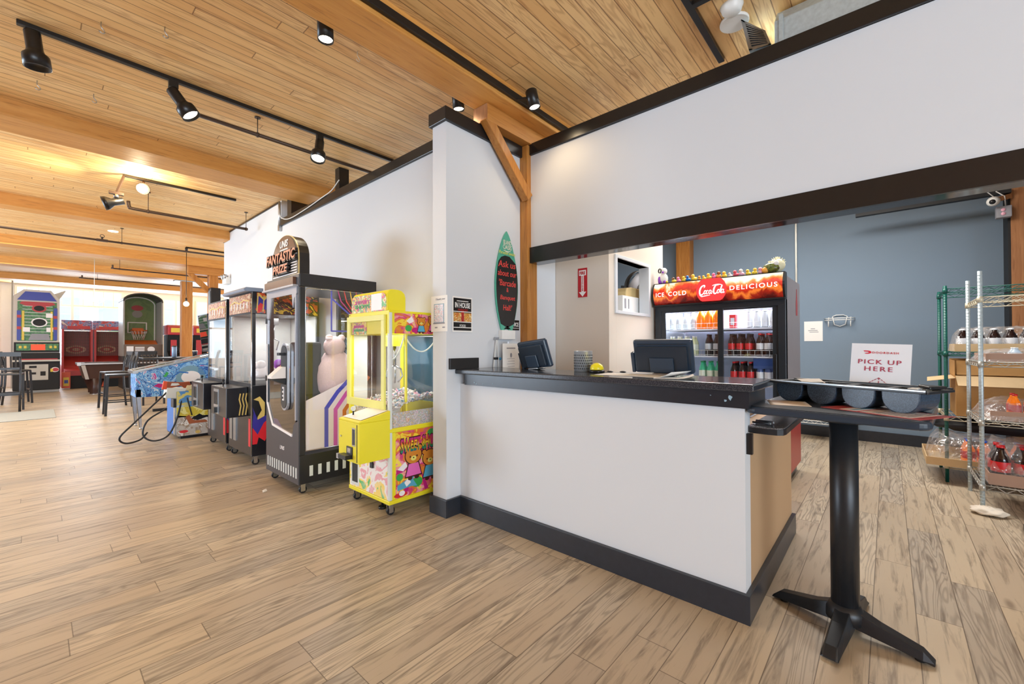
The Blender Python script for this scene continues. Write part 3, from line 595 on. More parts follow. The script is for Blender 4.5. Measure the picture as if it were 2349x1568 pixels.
# bottles
glass('bottle_clear', (236, 242, 244), .12); mat('liquid_cola', (40, 20, 18), .12); mat('liquid_orange', (240, 122, 20), .2, emit=.15); mat('liquid_clear', (206, 216, 222), .15); mat('liquid_green', (60, 170, 130), .15, emit=.1); mat('liquid_lemon', (206, 214, 170), .15); mat('liquid_water', (196, 214, 230), .12); mat('liquid_blue', (60, 84, 140), .15)
mat('label_red', (206, 34, 40), .4); mat('label_white', (226, 228, 232), .4); mat('label_silver', (196, 200, 206), .3); mat('label_pale', (226, 232, 214), .4); mat('cap_red', (206, 30, 36), .4); mat('cap_white', (236, 236, 236), .4); mat('cap_black', (30, 30, 34), .4); mat('cap_blue', (44, 84, 180), .4); mat('cap_green', (40, 150, 90), .4)
def bottle(liq, lab, cap, h=.215, r=.031, name='drink_bottle'):
    t = thing(name, '', 'bottle')
    MB(liq).lathe((0, 0, 0), [(0, 0), (r*.86, 0), (r, .012*h/.2), (r, .42*h), (r*.93, .5*h), (r, .58*h), (r*.82, .7*h), (r*.42, .86*h), (r*.38, .94*h), (0, .94*h)], 14).build('bottle_body', t)
    if lab: MB(lab).lathe((0, 0, 0), [(r*1.02, .3*h), (r*1.03, .31*h), (r*1.03, .56*h), (r*1.02, .57*h)], 14).build('bottle_label', t)
    MB(cap).lathe((0, 0, 0), [(r*.45, .93*h), (r*.45, h), (0, h)], 12).build('bottle_cap', t)
    return t
ORD = ['first', 'second', 'third', 'fourth', 'fifth', 'sixth', 'seventh', 'eighth', 'ninth', 'tenth', 'eleventh', 'twelfth']
def can(m):
    t = thing('drink_can', '', 'can'); MB('steel').lathe((0, 0, 0), [(0, 0), (.024, 0), (.028, .008), (.028, .15), (.023, .162), (.02, .16), (0, .16)], 14).build('can_body', t)
    MB(m).lathe((0, 0, 0), [(.0285, .012), (.0288, .013), (.0288, .145), (.0285, .146)], 14).build('can_sleeve', t); return t
sel = [  # (description, prototype, first y, count, step, shelf, rows, where)
 ('clear bottle', bottle('liquid_clear', 'label_silver', 'cap_white', .17, .027), 1.73, 4, .075, 0, 2, 'top shelf'),
 ('orange soda bottle', bottle('liquid_orange', 'liquid_orange', 'liquid_orange', .205, .036), 1.435, 3, .08, 0, 2, 'top shelf'),
 ('tall white can', can('label_white'), .985, 4, .066, 0, 2, 'top shelf'),
 ('pale lemon bottle', bottle('liquid_lemon', 'label_pale', 'cap_white', .2, .028), 1.73, 4, .075, 1, 2, 'second shelf'),
 ('dark silver-labelled bottle', bottle('liquid_cola', 'label_silver', 'cap_black', .215, .03), 1.36, 2, .078, 1, 2, 'second shelf'),
 ('red-labelled black-capped cola bottle', bottle('liquid_cola', 'label_red', 'cap_black', .215, .03), 1.145, 3, .075, 1, 3, 'second shelf'),
 ('red-capped cola bottle', bottle('liquid_cola', 'label_white', 'cap_red', .215, .03), .9, 3, .066, 1, 3, 'second shelf'),
 ('green soda bottle', bottle('liquid_green', 'label_pale', 'cap_green', .215, .03), 1.42, 3, .075, 2, 2, 'third shelf'),
 ('red-capped red-labelled cola bottle', bottle('liquid_cola', 'label_red', 'cap_red', .215, .03), 1.125, 3, .072, 2, 3, 'third shelf'),
 ('white-labelled dark bottle', bottle('liquid_blue', 'label_white', 'cap_white', .215, .03), .9, 3, .066, 2, 2, 'third shelf'),
]
for desc, pr, y, cnt, step, s_, rows, where in sel:
    first = True
    for r_ in range(rows):
        for i in range(cnt):
            side = 'left' if y > 1.2 else 'right'
            lab = '%s %s from the left, %s row, cooler %s, %s door' % (ORD[i], desc, ('front', 'second', 'third')[r_], where, side)
            loc = (X0+.105+r_*.078, y-i*step, SH[s_]+.0005)
            if first: o = pr; o.location = loc; o['label'] = lab; first = False
            else: o = dup(pr, loc, None, lab)
            o['group'] = desc+'s in the cooler'
t = MB('label_red').box(X0+.08, X0+.14, 1.1, 1.155, SH[0]+.0005, SH[0]+.13).use('label_silver').box(X0+.078, X0+.08, 1.11, 1.145, SH[0]+.03, SH[0]+.1).build('drink_carton'); tag(t, 'red drink carton on the cooler top shelf beside the door divider', 'carton')
t = MB('label_white').box(X0+.08, X0+.13, .735, .78, SH[0]+.0005, SH[0]+.15).build('price_card'); tag(t, 'white card standing behind the cooler door at the end of its top shelf', 'card')
tag(MB('liquid_blue').box(X0+.08, X0+.13, .77, .97-.02, SH[1]-.115, SH[1]-.02).build('blue_shelf_sign'), 'blue shelf sign hanging under the cooler second shelf, right door', 'sign')
# rubber ducks and plush toys on top of the cooler
def duck_mats(n, c): mat(n, c, .35, var=.03)
for n_, c in (('duck_yellow', (250, 214, 66)), ('duck_pink', (238, 128, 176)), ('duck_blue', (30, 110, 190)), ('duck_orange', (246, 170, 66)), ('duck_white', (240, 236, 230)), ('duck_red', (226, 92, 110)), ('duck_brown', (120, 84, 50)), ('duck_beak', (240, 120, 30)), ('duck_rose', (240, 180, 200))): duck_mats(n_, c)
def duck(c, beak='duck_beak', head=None):
    t = thing('rubber_duck', '', 'duck')
    MB(c).ball((0, 0, .02), .026, 14, (1.15, .9, .78)).ball((.026, 0, .032), .01, 8, (1.2, .8, .8)).build('duck_body', t)
    MB(head or c).ball((-.014, 0, .048), .0165, 12).build('duck_head', t); MB(beak).ball((-.031, 0, .045), .006, 8, (1.2, 1, .5)).build('duck_beak', t)
    mb = MB('cap_black'); mb.ball((-.026, .008, .053), .0025, 6).ball((-.026, -.008, .053), .0025, 6); mb.build('duck_eye', t)
    return t
DK = {}
ducks = [('duck_yellow', 'duck_brown', 'yellow duck with brown head'), ('duck_pink', None, 'pink duck beside the brown-headed one'), ('duck_yellow', None, 'yellow duck touching the blue duck'), ('duck_blue', None, 'blue duck, the only blue one'), ('duck_yellow', None, 'yellow duck right after the blue one'), ('duck_orange', None, 'small orange duck, the only plain orange one'), ('duck_yellow', None, 'yellow duck next to the small orange one'), ('duck_yellow', None, 'yellow duck touching the magenta-pink one in mid row'), ('duck_pink', None, 'magenta-pink duck above the round emblem'), ('duck_orange', 'duck_brown', 'orange duck with brown head'), ('duck_yellow', None, 'yellow duck beside the white-headed grey duck'), ('duck_white', None, 'white duck, the smaller plain white one'), ('duck_red', None, 'coral red duck, the only red one'), ('duck_rose', 'duck_white', 'pale rose duck with white head'), ('duck_yellow', None, 'yellow duck after the rose duck'), ('duck_yellow', 'duck_yellow', 'yellow duck before the lilac-pink one'), ('duck_rose', None, 'lilac-pink duck nearest the green plush toy')]
ys = [1.669, 1.621, 1.562, 1.524, 1.466, 1.413, 1.369, 1.322, 1.275, 1.233, 1.18, 1.128, 1.08, 1.03, .973, .921, .867]
for (c, hd, lab), y in zip(ducks, ys):
    k = (c, hd); lab = 'rubber toy on the drinks cooler: '+lab
    if k in DK: o = dup(DK[k], (0, 0, 0), None, lab)
    else: o = DK[k] = duck(c, head=hd); o['label'] = lab
    o.location = (4.44, y, 1.9325); o.rotation_euler = (0, 0, random.uniform(-.5, .5)); sc_ = .72 if 'small' in lab else random.uniform(.9, 1.08); o.scale = (sc_,)*3; o['group'] = 'rubber ducks lined up on the cooler'
mat('purple_toy', (150, 70, 190), .5)
t = thing('figure_toy', 'purple and white figurine with big round ears at the cooler corner', 'toy', (4.47, 1.79, 1.932))
B = Vector((4.47, 1.79, 1.932))
MB('duck_white').ball(B+Vector((0, 0, .06)), .045, 14, (.8, 1, 1.35)).build('toy_body', t); MB('purple_toy').ball(B+Vector((.0, .03, .028)), .034, 12, (1, .9, .9)).ball(B+Vector((-.02, -.02, .02)), .022, 10).ball(B+Vector((-.02, .04, .05)), .03, 10, (.5, .5, 1.3)).build('toy_arm', t)
MB('duck_white').ball(B+Vector((-.005, .0, .14)), .038, 14).build('toy_head', t); MB('cap_black').lathe(B+Vector((-.03, .03, .145)), [(.018, -.004), (.026, -.004), (.026, .006), (.018, .006), (.018, -.004)], 18, (-.8, .5, 0)).build('toy_ear', t); MB('purple_toy').ball(B+Vector((-.038, -.005, .125)), .012, 8).build('toy_mouth', t)
MB('duck_yellow').ball(B+Vector((-.03, -.045, .02)), .014, 8).build('toy_flower', t)
art('plush_camo', [(70, 84, 40), (120, 130, 50), (90, 70, 40), (150, 160, 80)], 40); mat('plush_cream', (232, 226, 190), .8, bump=.3, scale=120)
t = thing('plush_toy', 'green and cream spiky plush animal curled up on the cooler end', 'toy', (4.47, .75, 1.932)); B = Vector((4.47, .755, 1.932))
MB('plush_camo').ball(B+Vector((-.03, .03, .05)), .06, 14, (.8, 1.15, .8)).build('plush_body', t)
mb = MB('plush_cream').ball(B+Vector((.0, -.005, .07)), .066, 16, (.8, 1.05, .95))
for i in range(26):
    a_, e_ = random.uniform(0, 2*PI), random.uniform(.3, 1.5); d = Vector((math.cos(a_)*math.cos(e_)*.8, math.sin(a_)*math.cos(e_), math.sin(e_))); p_ = B+Vector((0, -.005, .07))+d*.058; mb.cyl(p_, p_+d*.024, .007, .001, n=6)
mb.build('plush_shell', t); MB('duck_orange').ball(B+Vector((-.05, .075, .03)), .03, 12).build('plush_head', t); MB('duck_white').ball(B+Vector((-.05, -.01, .085)), .024, 10).build('plush_tuft', t)
# ---------------- tall square table ----------------
TZ = 1.0; TC = Vector((2.46, .165, 0)); TA = math.radians(-5)
TM = Matrix.Translation(TC) @ Matrix.Rotation(TA, 4, 'Z')
mat('table_black', (44, 46, 52), .3, var=.12, scale=40); mat('table_edge', (46, 58, 72), .25, var=.08)
t = thing('pedestal_table', 'tall square black pedestal table with cross foot beside the counter end', 'table', (TC.x, TC.y, 0))
mb = MB('table_edge'); mb.T = TM; R_ = .045; h = .31
pl = []
for cx, cy, a0 in ((h-R_, h-R_, 0), (-h+R_, h-R_, 90), (-h+R_, -h+R_, 180), (h-R_, -h+R_, 270)):
    pl += [(cx+R_*math.cos(math.radians(a0+k*15)), cy+R_*math.sin(math.radians(a0+k*15)), TZ-.034) for k in range(7)]
mb.prism(pl, (0, 0, 0), (0, 0, .034)); mb.build('table_top', t, bevel=.012, seg=4)
mb = MB('table_black'); mb.T = TM; mb.prism([(x*.965, y*.965, TZ+.0002) for x, y, z in pl], (0, 0, 0), (0, 0, .0012)); mb.build('top_laminate', t)
PB = Vector((2.412, .152, 0))
mb = MB('dark_metal').cyl(PB+Vector((0, 0, .09)), PB+Vector((0, 0, TZ-.034)), .052, n=28).cyl(PB+Vector((0, 0, TZ-.06)), PB+Vector((0, 0, TZ-.036)), .11, n=28); mb.build('column', t)
mb = MB('dark_metal').lathe(PB, [(0, .13), (.054, .13), (.07, .1), (.072, .06), (0, .05)], 24); mb.build('hub', t)
for k, (dx, dy) in enumerate(((.097, .274), (-.025, -.27), (-.262, .035), (.31, -.042))):
    d = Vector((dx, dy, 0)).normalized(); e = PB+Vector((dx, dy, 0)); sd = Vector((-d.y, d.x, 0)); mb = MB('dark_metal'); vs = []
    for p_, w_, zt, zb in ((PB+d*.03, .045, .125, .05), (PB+d*.12, .04, .088, .035), (e-d*.02, .034, .05, .016), (e+d*.015, .032, .016, .010)):
        vs += [p_-sd*w_*1.0+Vector((0, 0, zb)), p_-sd*w_*.62+Vector((0, 0, zt)), p_+sd*w_*.62+Vector((0, 0, zt)), p_+sd*w_*1.0+Vector((0, 0, zb))]
    fs = [(0, 1, 2, 3), (15, 14, 13, 12)]+[(q*4+i, q*4+(i+1) % 4, q*4+4+(i+1) % 4, q*4+4+i) for q in range(3) for i in range(4)]
    mb._add(vs, fs, False); mb.use('black_plastic').cyl(e-d*.03, e-d*.03+Vector((0, 0, .018)), .018, n=12); mb.build('foot', t, bevel=.008, seg=3)
# condiment caddy
CA = math.radians(-24); CM = Matrix.Translation((2.495, .135, TZ)) @ Matrix.Rotation(CA, 4, 'Z') @ Matrix.Diagonal((1, 1, .9, 1))
speckle('caddy_blue', (40, 52, 68), (70, 88, 108), .3)
t = thing('condiment_caddy', 'black rail caddy with four round-bottomed grey-blue bins on the tall table', 'caddy', (2.495, .135, TZ))
mb = MB('black_plastic'); mb.T = CM; L, W_ = .315, .095
for x in (-W_, W_): mb.box(x-.014, x+.014, -L, L, .098, .108).box(x-.004+(.012 if x > 0 else -.012), x+.004+(.012 if x > 0 else -.012), -L, L, .098, .116)
for y in (-L+.006, L-.006): mb.box(-W_-.01, W_+.01, y-.012, y+.012, .098, .108)
for k in (-.149, 0, .149): mb.box(-W_, W_, k-.014, k+.014, .098, .106)
mb.build('rail_frame', t, bevel=.002)
mb = MB('white_plastic'); mb.T = CM
mb.use('steel').box(-W_-.0185, -W_-.0165, -L, L, .108, .1135); mb.build('rail_trim', t)
for k in range(4):
    c = -.2235+.149*k; mb = MB('caddy_blue'); mb.T = CM; prof_ = []
    for i in range(13):
        a_ = PI+PI*i/12; prof_.append((c+.062*math.cos(a_)*(1 if i in (0, 12) else .98), .0625+.061*math.sin(a_)))
    prof_ = [(c-.064, .1)]+prof_+[(c+.064, .1)]
    inn = [(c+(y-c)*.9, max(.006, z*.93+.007)) for y, z in prof_]
    n_ = len(prof_); vs = [(-W_+.012, y, z) for y, z in prof_]+[(W_-.012, y, z) for y, z in prof_]+[(-W_+.018, y, z) for y, z in inn]+[(W_-.018, y, z) for y, z in inn]
    fs = [(i, i+1, n_+i+1, n_+i) for i in range(n_-1)]+[(2*n_+i, 3*n_+i, 3*n_+i+1, 2*n_+i+1) for i in range(n_-1)]+[tuple(range(n_)), tuple(range(2*n_-1, n_-1, -1)), tuple(range(3*n_-1, 2*n_-1, -1)), tuple(range(3*n_, 4*n_))]
    fs += [(0, n_, 3*n_, 2*n_), (n_-1, 3*n_-1, 4*n_-1, 2*n_-1)]
    mb._add(vs, fs, False); mb.build('bin', t, bevel=.006, seg=3)
def on_caddy(x, y, z): return tuple(CM @ Vector((x, y, z)))
mat('packet_tan', (222, 210, 190), .6)
o = MB('paper'); o.T = CM; o.prism([(.03, .2, .09), (.07, .28, .112), (.075, .17, .121), (.04, .12, .1)], (0, 0, 0), (0, 0, .0015)); tag(o.build('card'), 'white card sticking up from the first caddy bin', 'card')
o = MB('packet_tan'); o.T = CM; o.box(.0, .05, -.272, -.235, .07, .113).use('paper').box(-.04, .0, -.26, -.23, .06, .114); tag(o.build('napkin_packet'), 'tan and white napkin packets in the last caddy bin', 'packet')
o = MB('black_plastic'); o.T = CM; o.prism([(-.04, -.3, .112), (.05, -.32, .112), (.06, -.285, .112), (.0, -.25, .12), (-.03, -.26, .118)], (0, 0, 0), (0, 0, .014)); tag(o.build('rag', bevel=.005), 'crumpled dark wrapper lying on the far corner of the caddy rail', 'wrapper')
# menu under the caddy
mat('menu_red', (196, 84, 82), .4); mat('menu_pale', (240, 226, 220), .4)
t = thing('laminated_menu', 'laminated red-bordered menu lying under the caddy bins', 'menu', (2.33, .05, TZ+.002)); MM = Matrix.Translation((2.34, .03, TZ+.0018)) @ Matrix.Rotation(math.radians(-30), 4, 'Z')
mb = MB('menu_red'); mb.T = MM; mb.box(-.1, .12, -.19, .17, 0, .0012).use('menu_pale').box(-.085, .105, -.155, .02, .0012, .0016).box(-.085, .105, .035, .1, .0012, .0016); mb.use('print_grey')
for k in range(7): mb.box(-.07+.0*k, .02+.01*(k % 3), -.14+.02*k, -.132+.02*k, .0016, .002)
for k in range(6): mb.box(.045, .095, -.14+.024*k, -.135+.024*k, .0016, .002)
mb.use('print_blue').box(-.07, .09, .05, .066, .0016, .002); mb.build('menu_card', t)
mat('kraft_pale', (220, 200, 178), .6)
o = sheet('paper_sheet', (2.40, .36, TZ+.0018), .2, .16, .25, 'kraft_pale'); tag(o, 'pale tan paper sheet on the tall table beside the counter end', 'paper')
# pick-up sign
mat('board_white', (236, 240, 246), .35, var=.02); mat('text_wine', (176, 44, 76), .5); mat('text_red', (214, 40, 66), .5)
t = thing('pickup_sign', 'white PICK UP HERE counter sign standing behind the caddy on the tall table', 'sign', (2.66, .03, TZ))
sa = math.radians(-6); U = Vector((math.sin(sa)*-1*-1, -math.cos(sa), 0)); U = Vector((-math.sin(math.radians(6)), -math.cos(math.radians(6)), 0)); V = Vector((.16, 0, 1)).normalized(); V = (V-U*V.dot(U)).normalized()
S = Plane((2.70, .04, TZ+.003), U, V); rr_ = Matrix.Rotation(math.radians(-2.2), 3, S.N); S.U = rr_ @ S.U; S.V = rr_ @ S.V
mb = MB('board_white'); S.rect(mb, -.112, .112, 0.004, .285, -.004, 0); mb.build('sign_board', t)
mb = MB('board_white'); b0 = S.p(0, .2, -.004); mb.bar(b0, (b0.x+.1, b0.y-.004, TZ+.001), .09, .003); mb.build('easel_leg', t)
S.text('PICK UP', 'text_wine', -.082, .078, .184, .206, .0005, t, space=1.2, bold=.002); S.text('HERE', 'text_wine', -.056, .048, .15, .172, .0005, t, space=1.3, bold=.002); S.text('DOORDASH', 'text_red', -.03, .066, .236, .246, .0005, t, space=1.4)
mb = MB('text_red'); S.poly(mb, [(-.065, .25), (-.046, .25), (-.038, .248), (-.034, .243), (-.036, .237), (-.044, .234), (-.055, .234), (-.06, .238), (-.047, .239), (-.043, .2415), (-.046, .2445), (-.06, .2445)], .0005, .0015); mb.build('swoosh_mark', t)
mb = MB('text_wine')
for (a, b_), (c, d) in (((0, .118), (0, .02)), ((0, .118), (-.05, .082)), ((0, .118), (.045, .078))):
    n_ = 6 if a == c else 5
    for k in range(n_): S.stroke(mb, [(a+(c-a)*k/n_, b_+(d-b_)*k/n_), (a+(c-a)*(k+.6)/n_, b_+(d-b_)*(k+.6)/n_)], .0025, .0005, .0015)
mb.build('dashed_arrow', t)
# ---------------- blue wall fittings ----------------
t = thing('wall_note', 'small white note pinned on the blue wall next to the cooler', 'note', (7.345, .79, 1.33)); S = Plane((7.348, .79, 1.475), (0, -1, 0), (0, 0, 1)); mb = MB('paper'); S.rect(mb, -.108, .108, -.14, .14, 0, .002); mb.build('note_sheet', t)
mb = MB('print_grey'); S.rect(mb, -.03, .02, .03, .04, .002, .003); S.rect(mb, -.06, .05, .005, .014, .002, .003); S.rect(mb, -.045, .06, -.016, -.008, .002, .003); mb.build('note_writing', t)
t = thing('wire_holder', 'white wire rack hanging empty on the blue wall', 'wall rack', (7.3, .49, 1.5)); mb = MB('white_plastic')
for z in (1.62, 1.645): mb.tube([(7.34, .66, z), (7.26, .62, z), (7.24, .49, z), (7.26, .37, z), (7.34, .33, z)], .006, 6)
mb.tube([(7.33, .57, 1.67), (7.33, .53, 1.69), (7.33, .45, 1.69), (7.33, .41, 1.67), (7.33, .43, 1.56), (7.33, .49, 1.535), (7.33, .55, 1.56), (7.33, .57, 1.67)], .006, 6)
for y in (.61, .37): mb.tube([(7.34, y, 1.66), (7.3, y, 1.65), (7.27, y, 1.6), (7.27, y, 1.53)], .006, 6)
mb.build('wire_frame', t)
t = thing('ceiling_rail', 'long black rail fixed high across the blue room from the brown post', 'rail', (6.85, -.3, 2.9)); MB('black_matte').box(6.83, 6.9, -.99, .29, 2.885, 2.93).build('rail_bar', t); MB('post_timber').box(6.835, 6.895, -.7, .15, 2.93, 2.94).build('rail_backing', t)
MB('black_matte').box(6.86, 6.875, .1, .12, 2.93, 3.36).box(6.86, 6.875, -.8, -.78, 2.93, 3.36).build('rail_hanger', t)
t = thing('security_camera', 'white dome security camera under the black rail beside the brown post', 'security camera', (6.8, -.86, 2.79))
MB('white_plastic').lathe((6.76, -.85, 2.80), [(0, -.05), (.03, -.048), (.045, -.03), (.05, 0), (.05, .06), (0, .06)], 20, (.85, -.2, .25)).build('camera_body', t); MB('black_plastic').ball((6.724, -.842, 2.79), .028, 12).build('camera_lens', t)
MB('brown_post').bar((6.8, -.87, 2.82), (6.9, -.98, 2.86), .06, .05).build('camera_bracket', t); mb = MB('white_plastic').tube([(6.82, -.88, 2.84), (6.83, -.8, 2.95), (6.84, -.7, 2.93)], .005, 6).tube([(6.85, -.95, 2.75), (6.82, -.94, 2.85), (6.83, -.88, 2.92)], .005, 6); mb.build('camera_cable', t)
t = thing('outlet_box', 'grey electrical outlet box on the brown post under the camera', 'outlet', (6.85, -.94, 2.66)); MB('print_grey').box(6.82, 6.9, -.99, -.88, 2.63, 2.75).build('box_body', t, bevel=.004)
mb = MB('duck_rose'); mb.lathe((6.818, -.93, 2.71), [(0, 0), (.018, 0), (.018, .004), (0, .004)], 14, (1, 0, 0)); mb.build('socket', t)
mb = MB('duck_rose'); mb.lathe((6.818, -.93, 2.668), [(0, 0), (.018, 0), (.018, .004), (0, .004)], 14, (1, 0, 0)); mb.build('socket', t)
# low white wire unit against the blue wall with a yellow box
def wire_shelf(mb, x0, x1, y0, y1, z, m, pitch=.03):
    mb.use(m)
    for zz_ in (z, z-.035):
        for a, b_ in (((x0, y0), (x1, y0)), ((x0, y1), (x1, y1)), ((x0, y0), (x0, y1)), ((x1, y0), (x1, y1))): mb.cyl((a[0], a[1], zz_), (b_[0], b_[1], zz_), .0045, n=6)
    y = y0
    while y < y1: mb.cyl((x0, y, z), (x1, y, z), .002, n=5, caps=False); y += pitch
    k = 0; y = y0; L_ = .05
    while y < y1-L_/2:
        a, b_ = (z, z-.035) if k % 2 else (z-.035, z)
        for x in (x0, x1): mb.cyl((x, y, a), (x, min(y+L_, y1), b_), .0025, n=5, caps=False)
        y += L_; k += 1
    x = x0; k = 0
    while x < x1-L_/2:
        a, b_ = (z, z-.035) if k % 2 else (z-.035, z)
        mb.cyl((x, y0, a), (min(x+L_, x1), y0, b_), .0025, n=5, caps=False); mb.cyl((x, y1, a), (min(x+L_, x1), y1, b_), .0025, n=5, caps=False); x += L_; k += 1
    for y in (y0+(y1-y0)/3, y0+2*(y1-y0)/3): mb.cyl((x0, y, z-.004), (x1, y, z-.004), .004, n=6)
    return mb
def unit(name, label, x0, x1, y0, y1, shelves, ztop, post_m, shelf_ms, rags=False):
    t = thing(name, label, 'shelving', ((x0+x1)/2, (y0+y1)/2, 0))
    for i, (x, y) in enumerate(((x0, y0), (x0, y1), (x1, y0), (x1, y1))):
        mb = MB(post_m).cyl((x, y, .0), (x, y, ztop), .0135, n=14); z = .08
        while z < ztop-.02: mb.cyl((x, y, z), (x, y, z+.003), .0145, n=14); z += .0254
        mb.build('shelf_post', t)
    for z, m in zip(shelves, shelf_ms):
        mb = wire_shelf(MB(m), x0, x1, y0, y1, z, m)
        for x, y in ((x0, y0), (x0, y1), (x1, y0), (x1, y1)): mb.cyl((x, y, z-.04), (x, y, z+.006), .019, .0165, n=14)
        mb.build('wire_shelf', t)
    return t
mat('shelf_green', (20, 92, 82), .35, var=.12, scale=40); mat('wire_cream', (206, 196, 170), .45, metal=.2)
unit('wire_shelving', 'green-posted wire shelving unit behind the galvanised one, before the blue wall', 5.66, 6.28, -1.62, -.405, (1.80, 1.21, .61, .165), 1.83, 'shelf_green', ('shelf_green', 'shelf_green', 'wire_cream', 'wire_cream'))
unit('wire_shelving', 'galvanised wire shelving unit at the right edge with a rag-wrapped foot', 4.79, 5.45, -1.75, -.53, (1.64, 1.145, .70, .21), 1.84, 'zinc', ('wire_cream', 'grey_wire', 'grey_wire', 'grey_wire'))
mat('linen', (232, 222, 206), .85, bump=.2, scale=60)
def blob(mb, c, s, amp, seed, n=22, flat=True):
    random.seed(seed); ph = [(random.uniform(0, 7), random.uniform(0, 7), random.uniform(2, 5), random.uniform(2, 6)) for _ in range(5)]; vs = []; fs = []; k = n//2
    for j in range(k+1):
        th = PI*j/k
        for i in range(n):
            f = 2*PI*i/n; d = 1+amp*sum(math.sin(a*th*2+p)*math.sin(round(b_)*f+q) for p, q, a, b_ in ph)/2
            z = -math.cos(th); vs.append((c[0]+s[0]*d*math.sin(th)*math.cos(f), c[1]+s[1]*d*math.sin(th)*math.sin(f), c[2]+s[2]*(max(z, -.55) if flat else z)*d))
    for j in range(k): fs += [(j*n+i, j*n+(i+1) % n, (j+1)*n+(i+1) % n, (j+1)*n+i) for i in range(n)]
    return mb._add(vs, fs, True)
mb = MB('linen'); blob(mb, (4.76, -.555, .028), (.075, .1, .034), .28, 3); tag(mb.build('cloth_rag', sub=1), 'off-white cloth rag wrapped around the foot of the galvanised shelving post', 'cloth')
t = thing('low_wire_unit', 'low white wire shelf standing on the floor against the blue wall', 'shelving', (7.1, .62, 0)); MB('steel').cyl((6.9, .335, 0), (6.9, .335, .62), .014, n=12).build('shelf_post', t); MB('steel').cyl((7.3, .335, 0), (7.3, .335, .62), .014, n=12).build('shelf_post', t)
MB('steel').cyl((6.9, 1.5, 0), (6.9, 1.5, .62), .014, n=12).build('shelf_post', t); MB('steel').cyl((7.3, 1.5, 0), (7.3, 1.5, .62), .014, n=12).build('shelf_post', t)
for z in (.27, .6): wire_shelf(MB('white_plastic'), 6.9, 7.3, .34, 1.5, z, 'white_plastic', .02).build('wire_shelf', t)
mat('carton_yellow', (218, 176, 84), .6)
tag(box('small_carton', 'carton_yellow', 6.93, 7.15, .62, .86, .274, .38, bevel=.003), 'small yellow-brown carton on the low white shelf by the cooler', 'carton')
tag(box('small_carton', 'carton_yellow', 6.95, 7.2, .98, 1.3, .274, .4, bevel=.003), 'yellow-brown carton farther along the low white shelf, behind the cooler', 'carton')
# ---------------- goods on the shelving ----------------
mat('cardboard', (196, 148, 88), .75, var=.08, scale=20); mat('cardboard_pale', (214, 184, 140), .75, var=.08); mat('cardboard_brown', (170, 136, 116), .75, var=.06)
glassless = None
def film(name, a):
    m, t, b = newmat(name); t.n.remove(b); p = t.add('NewGeometry').outputs['Position']
    n = t.add('TexNoise', {'Vector': p, 'Scale': 16., 'Detail': 2, 'Distortion': 1.0}).outputs[0]; bp = t.add('Bump', {'Height': n, 'Strength': 1., 'Distance': .02}).outputs[0]
    d = t.add('BsdfDiffuse', {0: lin((224, 220, 220)), 'Normal': bp}); g = t.add('BsdfGlossy', {0: (1, 1, 1, 1), 'Roughness': .12, 'Normal': bp}); tp = t.add('BsdfTransparent')
    m1 = t.add('MixShader', {0: .35, 1: d.outputs[0], 2: g.outputs[0]}); f = t.math('MULTIPLY_ADD', t.ramp(n, [(.45, (0, 0, 0)), (.75, (255, 255, 255))]), .4, a)
    m2 = t.add('MixShader', {0: f, 1: tp.outputs[0], 2: m1.outputs[0]}); o = [q for q in t.n if q.type == 'OUTPUT_MATERIAL'][0]; t.t.links.new(m2.outputs[0], o.inputs[0])
film('shrink_film', .14)
def wrap(name, label, x0, x1, y0, y1, z, h, seed, slope=.0, group='plastic-wrapped packs on the shelving'):
    random.seed(seed); nx, ny = 12, 22; vs = []; fs = []
    hh = [[random.uniform(-1, 1) for _ in range(ny+1)] for _ in range(nx+1)]
    for i in range(nx+1):
        for j in range(ny+1):
            e = min(i, nx-i, j, ny-j); u, v = i/nx, j/ny; top = h*(1-slope*v)
            zz_ = z if e == 0 else z+top*(.72 if e == 1 else 1)+hh[i][j]*.018
            vs.append((x0+(x1-x0)*u+hh[i][j]*.012*(e > 0), y0+(y1-y0)*v+hh[j % (nx+1)][i]*.012*(e > 0), zz_))
    for i in range(nx): fs += [(i*(ny+1)+j, (i+1)*(ny+1)+j, (i+1)*(ny+1)+j+1, i*(ny+1)+j+1) for j in range(ny)]
    mb = MB('shrink_film'); mb._add(vs, fs, True); return tag(mb.build(name), label, 'plastic film', group)
def tray(label, m, x0, x1, y0, y1, z, h): return tag(MB(m).box(x0, x1, y0, y1, z, z+.006).box(x0, x1, y0, y0+.006, z, z+h).box(x0, x1, y1-.006, y1, z, z+h).box(x0, x0+.006, y0, y1, z, z+h).box(x1-.006, x1, y0, y1, z, z+h).build('cardboard_tray'), label, 'tray', 'cardboard trays on the shelving')
def pack(pr, desc, x, y, z, nx, ny, sx, sy, group):
    first = True
    for j in range(ny):
        for i in range(nx):
            lab = '%s %s from the post end, %s row' % (ORD[j], desc, ('front', 'second', 'third')[i]); loc = (x+i*sx, y-j*sy, z)
            if first: o = pr; o.location = loc; o['label'] = lab; first = False
            else: o = dup(pr, loc, None, lab)
            o['group'] = group
# second green shelf: dark bottles with white labels
tray('cardboard tray of white-labelled bottles on the second green shelf', 'cardboard_pale', 5.72, 6.2, -1.35, -.47, 1.215, .07)
pack(bottle('liquid_cola', 'label_white', 'cap_white', .205, .04), 'white-labelled dark bottle on second green shelf', 5.78, -.53, 1.222, 2, 7, .095, .098, 'white-labelled bottles on the green shelf')
wrap('film_wrap', 'clear shrink film over the white-labelled bottles on the green shelf', 5.725, 6.19, -1.34, -.455, 1.216, .215, 5)
